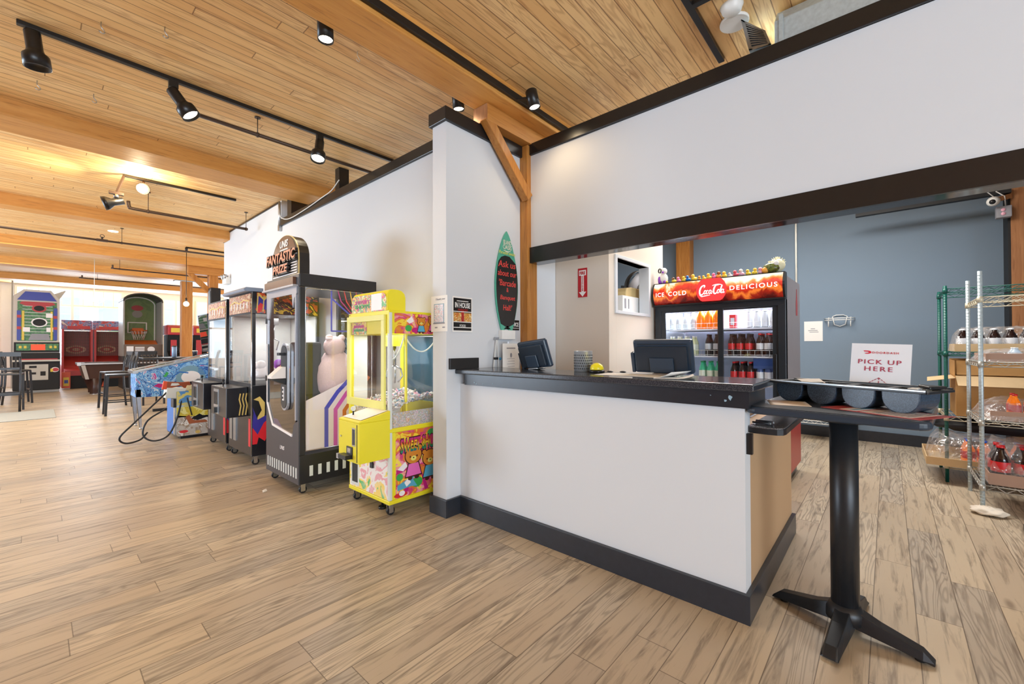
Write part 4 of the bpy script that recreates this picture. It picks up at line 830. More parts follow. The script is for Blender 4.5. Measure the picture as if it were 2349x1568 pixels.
# second galvanised shelf: film-covered tray
tray('cardboard tray on the second galvanised shelf under crumpled film', 'cardboard_brown', 4.83, 5.4, -1.5, -.56, 1.15, .06)
pack(bottle('liquid_water', 'label_white', 'cap_white', .1, .03), 'small clear bottle on second galvanised shelf', 4.9, -.72, 1.157, 2, 4, .09, .09, 'small clear bottles on the galvanised shelf')
wrap('film_wrap', 'crumpled clear film draped over the tray on the second galvanised shelf', 4.815, 5.38, -1.5, -.53, 1.15, .135, 8, .45)
# third shelf
tray('cardboard tray on the third galvanised shelf under crumpled film', 'cardboard_brown', 4.83, 5.4, -1.5, -.58, .705, .07)
wrap('film_wrap', 'crumpled clear film heap over the tray on the third galvanised shelf', 4.81, 5.4, -1.5, -.53, .705, .23, 12, .5)
pack(bottle('liquid_orange', 'label_red', 'cap_red', .19, .032), 'orange drink bottle on third galvanised shelf', 4.95, -.72, .712, 2, 4, .09, .085, 'orange drink bottles on the third shelf')
# big carton on the third green shelf
t = thing('large_carton', 'large open brown cardboard carton on the third green shelf', 'carton', (5.95, -.9, .615))
MB('cardboard').box(5.70, 6.2, -1.5, -.47, .615, .99).build('carton_body', t, bevel=.004)
mb = MB('cardboard_pale').prism([(5.70, -.47, .985), (5.70, -1.5, .985), (5.64, -1.5, .9), (5.64, -.48, .9)], (0, 0, 0), (-.004, 0, .003)); mb.build('carton_flap', t)
MB('cardboard').prism([(5.72, -.47, .99), (6.18, -.47, .99), (6.18, -.47, 1.13), (5.72, -.47, 1.13)], (0, 0, 0), (0, .004, 0)).box(6.19, 6.196, -1.5, -.47, .99, 1.14).build('carton_flap', t)
MB('cardboard').prism([(5.72, -.48, 1.0), (5.72, -1.5, 1.0), (5.76, -1.5, 1.13), (5.76, -.48, 1.13)], (0, 0, 0), (.004, 0, 0)).build('carton_flap', t)
MB('cardboard_pale').prism([(5.70, -.47, .965), (6.1, -.47, .975), (6.1, -.3, .945), (5.70, -.28, .93)], (0, 0, 0), (0, 0, .004)).build('carton_flap', t)
# bottom shelves
mb = MB('black_matte'); blob(mb, (6.02, -.95, .5), (.22, .62, .09), .16, 21); tag(mb.build('black_bag'), 'black bag stuffed under the third green shelf above the wrapped drinks', 'bag')
tray('pale cardboard tray sticking out of the bottom green shelf', 'cardboard_pale', 5.52, 6.2, -1.3, -.26, .172, .07)
pack(bottle('liquid_orange', 'label_red', 'cap_blue', .24, .042), 'blue-capped orange bottle on bottom green shelf', 5.62, -.54, .18, 2, 6, .1, .1, 'blue-capped orange bottles on the bottom shelf')
wrap('film_wrap', 'crumpled clear film over the drinks tray on the bottom green shelf', 5.53, 6.15, -1.3, -.27, .178, .25, 31)
tray('brown cardboard tray of colas on the bottom galvanised shelf', 'cardboard_brown', 4.84, 5.36, -1.5, -.57, .215, .085)
pack(bottle('liquid_cola', 'label_red', 'cap_red', .285, .052), 'large red-capped cola bottle on bottom galvanised shelf', 4.92, -.64, .224, 2, 5, .12, .118, 'red-capped colas on the bottom shelf')
wrap('film_wrap', 'clear shrink film over the red-capped colas on the bottom galvanised shelf', 4.845, 5.355, -1.49, -.56, .22, .3, 44)
random.seed(5)
t = tag(MB('black_plastic').cyl((4.5, -.735, 0), (4.5, -.735, .05), .05, n=20).build('cut_off_foot', bevel=.006), 'round black foot of something out of view, at the right edge before the shelving', 'disc')  # only the foot is built; the thing it carries stays out of view
# ---------------- arcade machines along the white wall ----------------
mat('candy_yellow', (240, 226, 44), .3, var=.02); mat('candy_trim', (232, 226, 120), .35, var=.02); mat('pale_pillar', (222, 226, 222), .3, var=.03)
art('sweet_art', [(238, 190, 40), (244, 214, 60), (226, 120, 50), (214, 60, 120), (240, 150, 170), (250, 224, 90), (70, 170, 90)], 9)
art('candy_mix', [(236, 226, 228), (206, 110, 140), (240, 236, 236), (110, 170, 180), (228, 190, 180), (90, 130, 150), (240, 220, 130), (196, 80, 110), (246, 240, 240)], 46, dist=3)
art('marquee_art', [(246, 190, 60), (240, 220, 110), (214, 70, 140), (90, 190, 120), (250, 236, 200), (240, 140, 80)], 26)
for n_, c in (('bear_tan', (214, 136, 48)), ('bear_pink', (232, 110, 190)), ('bear_blue', (90, 170, 200)), ('art_white', (244, 240, 240)), ('art_green', (60, 170, 80)), ('art_red', (214, 50, 50)), ('art_outline', (70, 36, 30)), ('rb1', (190, 30, 120)), ('rb2', (220, 50, 40)), ('rb3', (240, 190, 40)), ('rb4', (40, 150, 70)), ('rb5', (30, 80, 140))): mat(n_, c, .35, var=.03)
def caster(mb_parent, x, y, z=.09, r=.032, m='chrome'):
    MB('black_plastic').cyl((x, y-.012, r), (x, y+.012, r), r, n=16).use(m).cyl((x, y-.0135, r), (x, y+.0135, r), r*.55, n=12).box(x-.02, x+.016, y-.016, y-.013, r*.6, z-.01).box(x-.02, x+.016, y+.013, y+.016, r*.6, z-.01).box(x-.026, x+.026, y-.024, y+.024, z-.012, z).build('caster', mb_parent)
def bear(mb, S, u, v, s, body, rot=0., d=.002):
    S.ell(mb.use('art_outline'), u, v+.045*s, .078*s, .07*s, d, d+.0005); 
    for k in (-1, 1): S.ell(mb.use('art_outline'), u+k*.058*s, v+.098*s, .026*s, .024*s, d, d+.0005)
    S.poly(mb, [(u-.05*s, v-.01*s), (u+.05*s, v-.01*s), (u+.078*s, v-.115*s), (u-.078*s, v-.115*s)], d, d+.0006)
    for k in (-1, 1): S.ell(mb.use('bear_tan'), u+k*.057*s, v+.096*s, .019*s, .017*s, d, d+.001)
    S.ell(mb.use('bear_tan'), u, v+.045*s, .07*s, .062*s, d, d+.0012); S.ell(mb.use('candy_trim'), u, v+.022*s, .024*s, .018*s, d, d+.0016)
    S.poly(mb.use(body), [(u-.042*s, v-.016*s), (u+.042*s, v-.016*s), (u+.068*s, v-.105*s), (u-.068*s, v-.105*s)], d, d+.001)
    for k in (-1, 1): S.ell(mb.use('art_outline'), u+k*.03*s, v+.036*s, .006*s, .008*s, d, d+.002); S.ell(mb.use('art_outline'), u+k*.03*s, v-.122*s, .02*s, .014*s, d, d+.001)
    S.ell(mb.use('art_outline'), u, v+.026*s, .006*s, .005*s, d, d+.002)
YX0, YX1, YY0, YY1 = 1.757, 2.29, 2.788, 3.40
K = thing('candy_crane_machine', 'yellow candy crane machine full of wrapped sweets, next to the wing wall', 'crane machine', (2.02, 3.09, 0))
MB('candy_yellow').box(YX0, YX1, YY0, YY1, .09, .12).box(YX0+.004, YX1, YY0+.004, YY1-.004, .12, .628).box(YX0, YX1, YY0, YY1, .628, .66).build('lower_cabinet', K, bevel=.004)
S = Plane((2.03, YY0+.004, .38), (1, 0, 0), (0, 0, 1)); mb = MB('sweet_art'); S.rect(mb, -.215, .25, -.255, .245, 0, .001)
for k in range(14): a_ = 2*PI*k/14; S.poly(mb.use('rb1' if k % 2 else 'art_red'), [(-.0+.02*math.cos(a_), -.04+.02*math.sin(a_)), (max(-.21, min(.245, .24*math.cos(a_))), max(-.25, min(.1, -.04+.22*math.sin(a_)))), (max(-.21, min(.245, .24*math.cos(a_+.16))), max(-.25, min(.1, -.04+.22*math.sin(a_+.16))))], .001, .0014) if k % 2 else None
S.ell(mb.use('art_green'), -.02, -.17, .05, .04, .001, .0016); S.ell(mb, .12, .2, .04, .03, .001, .0016); S.ell(mb, -.18, -.1, .03, .028, .001, .0016); S.poly(mb.use('bear_blue'), [(-.2, -.16), (-.06, -.11), (-.02, -.07), (-.06, -.14), (-.02, -.2), (-.08, -.19), (-.2, -.2)], .001, .002); S.poly(mb.use('art_white'), [(-.14, -.15), (-.1, -.12), (-.08, -.16), (-.12, -.185)], .001, .0026)
S.ell(mb.use('art_red'), -.17, -.235, .06, .018, .001, .0016); S.ell(mb.use('art_white'), -.16, -.225, .026, .02, .001, .0022); S.ell(mb, .17, .205, .03, .018, .001, .0022); S.ell(mb.use('rb1'), .17, -.2, .035, .03, .001, .002); S.ell(mb.use('art_white'), .17, -.2, .016, .013, .001, .0026)
S.poly(mb.use('art_white'), [(-.2, -.04), (-.13, .01), (-.11, -.03), (-.15, -.06)], .001, .002)
bear(mb, S, -.055, 0.0, 1.05, 'bear_pink'); bear(mb, S, .105, -.045, 1.0, 'bear_blue'); mb.build('side_artwork', K)
def rainbow(name, z0, z1):
    m, t, b = newmat(name); z = t.add('SeparateXYZ', {0: t.add('NewGeometry').outputs['Position']}).outputs[2]
    n = t.add('TexNoise', {'Vector': t.add('NewGeometry').outputs['Position'], 'Scale': 30.}).outputs[0]
    f = t.math('ADD', t.math('DIVIDE', t.math('SUBTRACT', z, z0), z1-z0), t.math('MULTIPLY_ADD', n, .1, -.05))
    t.t.links.new(t.ramp(f, [(.0, (30, 90, 140)), (.22, (40, 150, 80)), (.45, (236, 200, 50)), (.68, (224, 70, 50)), (.95, (190, 40, 140))]), b.inputs['Base Color']); b.inputs['Roughness'].default_value = .35
rainbow('rainbow_print', .455, .57)
S.text('SWEET SHOPPE', 'art_outline', -.18, .24, .07, .195, .0018, K, bold=.05); S.text('SWEET SHOPPE', 'rainbow_print', -.175, .235, .078, .187, .0036, K, bold=.02)
S = Plane((YX0+.004, 3.094, .38), (0, -1, 0), (0, 0, 1)); art('front_art', [(244, 238, 236), (238, 170, 180), (246, 240, 236), (250, 220, 120), (90, 190, 110), (232, 120, 140)], 8); mb = MB('front_art'); S.rect(mb, -.29, .29, -.255, .24, 0, .001); mb.build('front_artwork', K)
mb = MB('pale_pillar'); S.rect(mb, -.265, -.14, -.24, -.04, .001, .004); mb.use('smoke_glass').use('black_plastic'); S.rect(mb, -.245, -.16, -.215, -.06, .004, .006); mb.build('prize_door', K)
mb = MB('black_plastic'); S.rect(mb, .05, .085, -.05, -.01, .002, .016); mb.tube([S.p(.052, -.015, .01), S.p(.05, .03, .01), S.p(.067, .045, .01), S.p(.084, .03, .01), S.p(.083, -.015, .01)], .005, 8); mb.build('padlock', K)
# coin box with joystick
mb = MB('candy_yellow').box(1.507, 1.755, 2.772, 3.07, .45, .735).prism([(1.507, 2.772, .735), (1.757, 2.772, .735), (1.757, 2.772, .80), (1.507, 2.772, .748)], (0, 0, 0), (0, .298, 0)); cbx = mb.build('control_box', K, bevel=.004)
S2_ = Plane((1.507, 2.92, .6), (0, -1, 0), (0, 0, 1)); mb = MB('chrome'); S2_.rect(mb, .055, .1, -.03, .1, 0, .004); mb.use('black_plastic'); S2_.rect(mb, .063, .092, -.02, .09, .004, .006); S2_.rect(mb, .118, .123, -.14, .125, 0, .003); S2_.rect(mb, -.02, .06, -.125, -.04, 0, .006); mb.use('chrome'); S2_.rect(mb, -.005, .04, -.085, -.05, .006, .008); mb.use('black_plastic'); S2_.rect(mb, -.06, .05, -.125, -.095, .004, .05); S2_.ell(mb.use('steel'), -.11, .02, .007, .007, 0, .006); S2_.rect(mb.use('steel'), -.085, -.055, -.13, -.095, .03, .05); mb.build('coin_mech', cbx)
mb = MB('art_white'); mb.prism([(1.53, 2.79, .757), (1.74, 2.79, .8), (1.74, 3.05, .8), (1.53, 3.05, .757)], (0, 0, -.001), (0, 0, .002)); mb.build('control_panel', cbx)
MB('black_plastic').cyl((1.58, 2.99, .765), (1.58, 2.99, .8), .006).use('pale_pillar').ball((1.58, 2.99, .815), .019, 12).build('joystick', cbx)
# glazed upper part
mb = MB('pale_pillar').box(YX0, YX0+.03, YY0, YY0+.03, .12, 1.54).build('corner_post', K, bevel=.008)
MB('candy_yellow').box(YX1-.03, YX1, YY0, YY0+.03, .66, 1.54).build('corner_post', K); MB('candy_yellow').box(YX0, YX0+.03, YY1-.03, YY1, .66, 1.54).build('corner_post', K); MB('candy_yellow').box(YX1-.03, YX1, YY1-.03, YY1, .66, 1.54).build('corner_post', K)
MB('candy_yellow').box(1.915, 1.93, YY0+.02, YY0+.035, .66, 1.4).box(YX1-.02, YX1, YY0+.03, YY1-.03, .66, .8).build('inner_post', K)
MB('pale_pillar').box(1.79, 1.92, YY1-.012, YY1-.004, .66, 1.5).build('back_sheet', K)
mb = MB('candy_yellow').box(YX0, YX1, YY0, YY1, 1.535, 1.55).box(YX0, YX1, YY0+.004, YY1-.004, 1.375, 1.535); mb.build('upper_housing', K)
S = Plane((2.03, YY0+.004, 1.455), (1, 0, 0), (0, 0, 1)); mb = MB('sweet_art'); S.rect(mb, -.225, .25, -.078, .078, 0, .001); bear(mb, S, .02, -.005, .52, 'bear_blue'); bear(mb, S, .13, .005, .52, 'bear_pink'); S.ell(mb.use('art_green'), -.1, -.035, .03, .025, .001, .002); S.poly(mb.use('art_white'), [(-.12, .02), (-.07, .06), (-.05, .02), (-.09, 0)], .001, .002); S.ell(mb.use('rb1'), -.03, -.05, .04, .022, .001, .002); mb.build('upper_artwork', K)
# front door
d = MB('candy_trim').box(YX0-.018, YX0, 2.83, 2.875, .80, 1.52).box(YX0-.018, YX0, 3.355, 3.40, .80, 1.52).box(YX0-.0187, YX0-.0007, 2.8306, 3.3994, 1.475, 1.5206).box(YX0-.0187, YX0-.0007, 2.8306, 3.3994, .7994, .86).build('front_door', K, bevel=.003)
MB('front_pane').box(YX0-.008, YX0-.004, 2.87, 3.36, .85, 1.48).build('door_glass', d); S = Plane((YX0-.001, 3.11, 1.43), (0, -1, 0), (0, 0, 1)); mb = MB('marquee_art'); S.rect(mb, -.24, .0, -.055, .045, 0, .0015); mb.use('rb1'); S.rect(mb, -.2, -.04, -.0, .02, .0015, .002); mb.use('rb4'); S.rect(mb, -.2, -.04, -.03, -.012, .0015, .002); mb.build('door_sticker', d)
MB('clear_glass').box(YX0+.03, YX1-.03, YY0+.008, YY0+.012, .66, 1.375).build('side_glass', K)
glass('teal_glass', (150, 196, 208), .1); MB('teal_glass').box(YX1-.012, YX1-.008, YY0+.03, YY1-.03, .66, 1.375).build('back_glass', K)
# rounded marquee
pf = [(2.835+.0, 1.55), (2.835, 1.64)]+[(2.885-.05*math.cos(a_*PI/12), 1.66+.05*math.sin(a_*PI/12)) for a_ in range(0, 7)]
mq = [(2.835, 1.551), (2.835, 1.66)]+[(2.905-.07*math.cos(k*PI/12), 1.66+.055*math.sin(k*PI/12)) for k in range(1, 7)]
xs = [(1.765, 1.551), (1.765, 1.655), (1.772, 1.685), (1.79, 1.71), (1.81, 1.717)]+[(1.87, 1.717), (1.9, 1.71), (1.925, 1.69), (1.935, 1.66), (1.935, 1.551)]
mb = MB('candy_yellow').prism([(x, 2.835, z) for x, z in xs], (0, 0, 0), (0, .53, 0)); mb.build('marquee', K, bevel=.006)
S = Plane((1.764, 3.1, 1.62), (0, -1, 0), (0, 0, 1)); mb = MB('marquee_art'); S.poly(mb, [(-.262, -.068), (.262, -.068), (.262, .02), (.25, .055), (.22, .07), (-.22, .07), (-.25, .055), (-.262, .02)], 0, .0015); mb.use('art_white'); S.rect(mb, .05, .2, -.06, .068, .0015, .002); mb.build('marquee_artwork', K)
for s_, c, v0, v1 in (('SWEET', 'rb1', .0, .03), ('SHOPPE', 'rb4', -.035, -.005)): S.text(s_, c, -.2, .03, v0, v1, .0022, K, bold=.03)
# sweets: one uncountable heap with wrapped ends
mb = MB('candy_mix'); n_ = 22; vs = []; fs = []
for i in range(n_+1):
    for j in range(n_+1):
        u, v = i/n_, j/n_; vs.append((1.80+.46*u, 2.81+.56*v, .79+.09*u*(1-.3*v)+.03*math.sin(6*v+3*u)+random.uniform(-.012, .012)))
for i in range(n_): fs += [(i*(n_+1)+j, (i+1)*(n_+1)+j, (i+1)*(n_+1)+j+1, i*(n_+1)+j+1) for j in range(n_)]
mb._add(vs, fs); mb.box(1.80, 2.26, 2.801, 2.81, .66, .775).box(1.795, 1.80, 2.81, 3.37, .66, .77)
CM_ = ('art_white', 'candy_mix', 'print_blue', 'duck_rose', 'candy_mix', 'print_flower', 'candy_mix', 'pale_pillar')
for k in range(600):
    u, v = random.random(), random.random()**1.8; x, y = 1.81+.44*u, 2.815+.54*v; z = .80+.09*u*(1-.3*v)+.03*math.sin(6*v+3*u); a_, e_ = random.uniform(0, 7), random.uniform(-.5, .7); d = Vector((math.cos(a_)*math.cos(e_), math.sin(a_)*math.cos(e_), math.sin(e_))); L_ = .016; p_ = Vector((x, y, z))
    mb.use(CM_[k % 8]); mb.cyl(p_-d*L_*.6, p_+d*L_*.6, .0075, n=6); mb.cyl(p_+d*L_*.6, p_+d*L_*1.3, .002, .009, n=5, caps=False); mb.cyl(p_-d*L_*.6, p_-d*L_*1.3, .002, .009, n=5, caps=False)
o = tag(mb.build('wrapped_candies'), 'heap of mixed wrapped sweets inside the yellow candy crane machine', 'candies'); o['kind'] = 'stuff'
lamp('candy_machine_assumed_light', 'AREA', (2.02, 3.1, 1.37), 3.5, (1, 1, 1), .4, .4, aim=(2.02, 3.1, 0))  # assumed lamp, no fitting seen; added to brighten the glazed case
# claw mechanism and cables inside
g = MB('candy_yellow').box(1.93, 2.03, 3.0, 3.12, 1.28, 1.37).build('claw_carriage', K); mb = MB('steel').cyl((1.98, 3.06, 1.28), (1.98, 3.06, 1.12), .012)
for k in range(3): a_ = 2*PI*k/3; mb.tube([(1.98, 3.06, 1.12), (1.98+.06*math.cos(a_), 3.06+.06*math.sin(a_), 1.09), (1.98+.075*math.cos(a_), 3.06+.075*math.sin(a_), 1.03), (1.98+.03*math.cos(a_), 3.06+.03*math.sin(a_), .98)], .007, 6)
mb.build('claw', g); mb = MB('pale_pillar')
def sag(a, b_, dz, n=12): return [tuple(Vector(a).lerp(Vector(b_), i/n)-Vector((0, 0, dz*4*(i/n)*(1-i/n)))) for i in range(n+1)]
mb.tube(sag((1.93, 2.85, 1.37), (2.25, 2.84, 1.36), .13), .006, 6).tube(sag((1.92, 2.83, 1.37), (1.79, 2.83, 1.18), .06), .006, 6); mb.build('hanging_cable', K)
caster(K, 1.80, 2.84); caster(K, 2.24, 2.85); caster(K, 1.80, 3.34); caster(K, 2.24, 3.34); MB('dark_metal').cyl((1.83, 3.0, 0), (1.83, 3.0, .018), .03, n=16).cyl((1.83, 3.0, .018), (1.83, 3.0, .09), .009, n=10).build('levelling_foot', K)
# ---- tall black prize machine ----
mat('prize_black', (36, 36, 40), .3, var=.1); mat('prize_grey', (58, 58, 66), .35, var=.06); mat('sign_black', (30, 24, 22), .3); mat('sign_brown', (96, 60, 40), .25); mat('orange_letter', (232, 150, 116), .4); mat('gold_edge', (214, 190, 130), .3); mat('door_silver', (176, 178, 186), .3, metal=.4); mat('pink_panel', (238, 226, 230), .3, var=.03); mat('stripe_blue', (74, 78, 196), .4); mat('stripe_pink', (214, 90, 190), .4); mat('stripe_orange', (214, 120, 60), .4)
K = thing('prize_cutter_machine', 'tall black FANTASTIC PRIZE cabinet with arched orange-lettered topper', 'prize machine', (1.87, 4.17, 0))
PX0, PX1, PY0, PY1 = 1.506, 2.24, 3.78, 4.545
mb = MB('prize_black').box(PX0, PX1, PY0, PY1, .09, .34).box(PX0, PX1, PY0, PY1, 1.80, 1.915).box(PX0, PX0+.05, PY0, PY0+.04, .34, 1.80).box(PX1-.04, PX1, PY0, PY0+.04, .34, 1.80).box(PX0, PX0+.05, PY1-.04, PY1, .34, 1.8).box(PX1-.04, PX1, PY1-.04, PY1, .34, 1.8).box(PX1-.015, PX1, PY0, PY1, .34, 1.8); mb.build('cabinet_frame', K, bevel=.005)
S = Plane((1.873, PY0, 1.07), (1, 0, 0), (0, 0, 1)); mb = MB('pale_pillar')
for k in range(8): S.rect(mb, -.28+.075*k, -.25+.075*k, -.92, -.83, 0, .002)
mb.build('vent_slots', K)
mb = MB('clear_glass').box(PX0+.05, PX1-.04, PY0+.006, PY0+.01, .37, 1.79); mb.build('side_glass', K)
sq = MB('chrome'); rim = [(PX0+.052, .372), (PX1-.05, .372), (PX1-.05, 1.79), (PX0+.08, 1.79), (PX0+.06, 1.78), (PX0+.052, 1.76), (PX0+.052, .372)]
sq.tube([(x, PY0+.002, z) for x, z in rim], .004, 6); sq.build('glass_trim', K)
# printed panel with stripes behind the side glass and a pale plush figure
MB('pink_panel').box(PX0+.06, 2.0, PY0+.03, PY0+.034, .37, .78).prism([(PX0+.06, PY0+.03, .78), (2.0, PY0+.03, .78), (2.12, PY0+.03, .95), (2.05, PY0+.03, 1.0), (PX0+.06, PY0+.03, .80)], (0, 0, 0), (0, .004, 0)).build('inner_panel', K)
S = Plane((0, PY0+.03, 0), (1, 0, 0), (0, 0, 1)); mb = MB('stripe_blue')
for i, c in enumerate(('stripe_blue', 'stripe_pink', 'stripe_orange')):
    o_ = .085*i; S.stroke(mb.use(c), [(1.755+o_, .37), (1.755+o_, .72-.02*i), (1.86+o_, .86-.02*i), (2.05+.06*i, 1.04-.03*i)], .036, .0005, .002)
S.stroke(mb.use('stripe_blue'), [(1.80, 1.80), (1.80, 1.72), (2.0, 1.56), (2.1, 1.46), (2.1, 1.0)], .014, .001, .003); S.stroke(mb, [(1.80, 1.72), (1.80, 1.42), (1.98, 1.42)], .014, .001, .003)
for i, c in enumerate(('rb1', 'art_red', 'rb3', 'art_red', 'rb1', 'stripe_blue')): S.stroke(mb.use(c), [(1.86+.06*i, 1.80), (1.89+.055*i, 1.70), (2.0+.03*i, 1.58)], .01, .0005, .002)
mb.build('stripe_decor', K)
mat('plush_pale', (232, 206, 204), .85, bump=.2, scale=80)
t = thing('plush_bear', 'big pale pink plush figure sitting inside the tall black prize cabinet', 'plush toy', (1.95, 4.1, .8)); mb = MB('plush_pale'); blob(mb, (1.95, 4.02, .98), (.2, .16, .26), .05, 2, flat=False); mb.build('plush_body', t); MB('plush_pale').ball((1.92, 4.0, 1.28), .1, 16).ball((1.86, 3.98, 1.36), .035, 10).ball((1.98, 3.98, 1.36), .035, 10).build('plush_head', t)
lamp('prize_cabinet_assumed_light', 'AREA', (1.85, 4.16, 1.79), 6, (1, .97, .97), .5, .5, aim=(1.85, 4.16, 0))  # unseen lamp, assumed inside the cabinet to light its contents
MB('black_matte').box(1.62, 1.8, 4.0, 4.3, .82, 1.32).build('inner_speaker', K, bevel=.02); MB('art_white').box(1.615, 1.62, 4.1, 4.14, 1.2, 1.28).build('inner_label', K)
MB('brown_post').use('smoke_glass').box(PX1-.02, PX1-.016, PY0+.04, PY1-.04, .36, 1.78).build('back_pane', K)
# front face
S = Plane((PX0, 4.1625, 1.0), (0, -1, 0), (0, 0, 1))
mb = MB('prize_grey'); S.rect(mb, -.3825, .3825, -.91, -.55, 0, .004); 
S.poly(mb, [(-.3825, -.55), (.3825, -.55), (.3825, -.36), (.31, -.38), (.27, -.41), (.25, -.5), (-.2, -.46), (-.27, -.36), (-.33, -.28), (-.3825, -.26)], 0, .004)
S.rect(mb, -.3825, -.345, -.26, .82, 0, .004); S.rect(mb, .33, .3825, -.36, .82, 0, .004); S.rect(mb, -.3825, .3825, .82, .9, 0, .004); mb.build('front_panel', K)
mb = MB('pale_pillar')
for k in range(13): S.rect(mb, -.34+.055*k, -.318+.055*k, -.86, -.77, .004, .006)
mb.build('front_vent', K); S.text('UNIS', 'art_white', -.03, .07, -.66, -.625, .004, K, shear=.25)
d = MB('door_silver'); S.poly(d, [(-.35, .8), (.35, .8), (.35, .76), (.27, .74), (.22, .68), (.2, .6), (.23, .56)][:2]+[(.35, .74), (.3, .7), (.27, .62), (.25, .74), (-.25, .74), (-.28, .62), (-.3, .55), (-.35, .52)], .004, .012)
S.rect(d, -.35, -.325, -.28, .8, .004, .012); S.rect(d, .32, .34, -.36, .8, .004, .012); S.stroke(d.use('art_white'), [(-.335, .3), (-.335, -.26), (-.27, -.36), (-.2, -.455), (.25, -.5)], .02, .005, .014); dd = d.build('door', K)
mb = MB('front_pane'); S.poly(mb, [(-.325, -.26), (-.19, -.45), (.25, -.49), (.32, -.36), (.32, .74), (-.325, .74)], .001, .003); mb.build('door_glass', dd)
mb = MB('black_plastic'); S.rect(mb, -.36, -.335, -.05, .0, .006, .022); S.rect(mb, -.36, -.335, .5, .55, .006, .022); mb.build('hinge', dd)
mb = MB('door_silver'); pl_ = [(.13+.07*math.cos(PI*k/8), .24+.07*math.sin(PI*k/8)) for k in range(9)]+[(.13-.07*math.cos(PI*k/8), -.22-.07*math.sin(PI*k/8)) for k in range(9)]; S.poly(mb, pl_, .01, .03); mb.use('black_plastic'); S.poly(mb, [(u*.9+.013, v*.94) for u, v in pl_], .03, .034); cp_ = mb.build('control_pod', dd)
mb = MB('art_white'); mb.prism([S.p(.08, .0, .03), S.p(.08, .1, .03), S.p(.08, .1, .06), S.p(.08, .02, .15), S.p(.08, -.0, .15)], S.U*0, S.U*.1); mb.use('black_plastic').prism([S.p(.08, -.005, .15), S.p(.08, -.06, .03), S.p(.08, -.005, .03)], S.U*0, S.U*.1); S.rect(mb, .1, .16, .2, .225, .03, .08); mb.use('art_white'); S.rect(mb, .115, .145, -.2, -.08, .034, .04); mb.use('black_plastic')
for k in range(3): S.ell(mb, .13, -.105-.035*k, .01, .01, .04, .044)
mb.build('control_shelf', cp_)
mb = MB('sign_brown'); S.rect(mb, -.36, .32, .815, .885, .004, .03); mb.use('door_silver'); S.rect(mb, -.38, .36, .80, .815, .004, .045); mb.build('light_box', K)
# arched topper
T_ = Plane((PX0+.02, 4.1625, 1.915), (0, -1, 0), (0, 0, 1)); arch = [(-.30, -.02)]+[(-.30+.0*k, .06*k) for k in range(1, 3)]+[(-.30*math.cos(PI*k/20), .16+.225*math.sin(PI*k/20)) for k in range(1, 20)]+[(.30, .12), (.30, -.02)]
mb = MB('sign_black'); T_.poly(mb, arch, -.10, .0); mb.use('gold_edge'); T_.poly(mb, [(u*1.02, v*1.01) for u, v in arch], -.012, -.002); tp = mb.build('topper', K)
mb = MB('sign_brown'); T_.poly(mb, [(u*.9, v) for u, v in arch if v > .15], .0005, .002); mb.use('art_white')
for k in range(9):
    v = -.01+.024*k
    if v < .05: T_.rect(mb, -.28, .28, v, v+.011, .0005, .002)
    else: T_.rect(mb, .15, .28, v, v+.011, .0005, .002); T_.rect(mb, -.28, -.22, v, v+.011, .0005, .002)
mb.build('topper_stripes', tp)
T_.text('UNIS', 'art_white', -.1, .09, .28, .345, .004, tp, shear=.2, bold=.02); mb = MB('art_white'); T_.rect(mb, -.1, .08, .255, .265, .002, .004); mb.build('underline', tp)
T_.text('FANTASTIC', 'sign_black', -.37, .33, .128, .235, .012, tp, shear=.15, bold=.06, th=.02); T_.text('FANTASTIC', 'orange_letter', -.36, .32, .14, .228, .034, tp, shear=.15, bold=.02); T_.text('PRIZE', 'sign_black', -.2, .16, .03, .118, .012, tp, shear=.2, bold=.06, th=.02); T_.text('PRIZE', 'orange_letter', -.19, .15, .04, .11, .034, tp, shear=.2, bold=.02)
caster(K, 1.56, 3.84); caster(K, 2.18, 3.84); caster(K, 1.56, 4.48); caster(K, 2.18, 4.48)
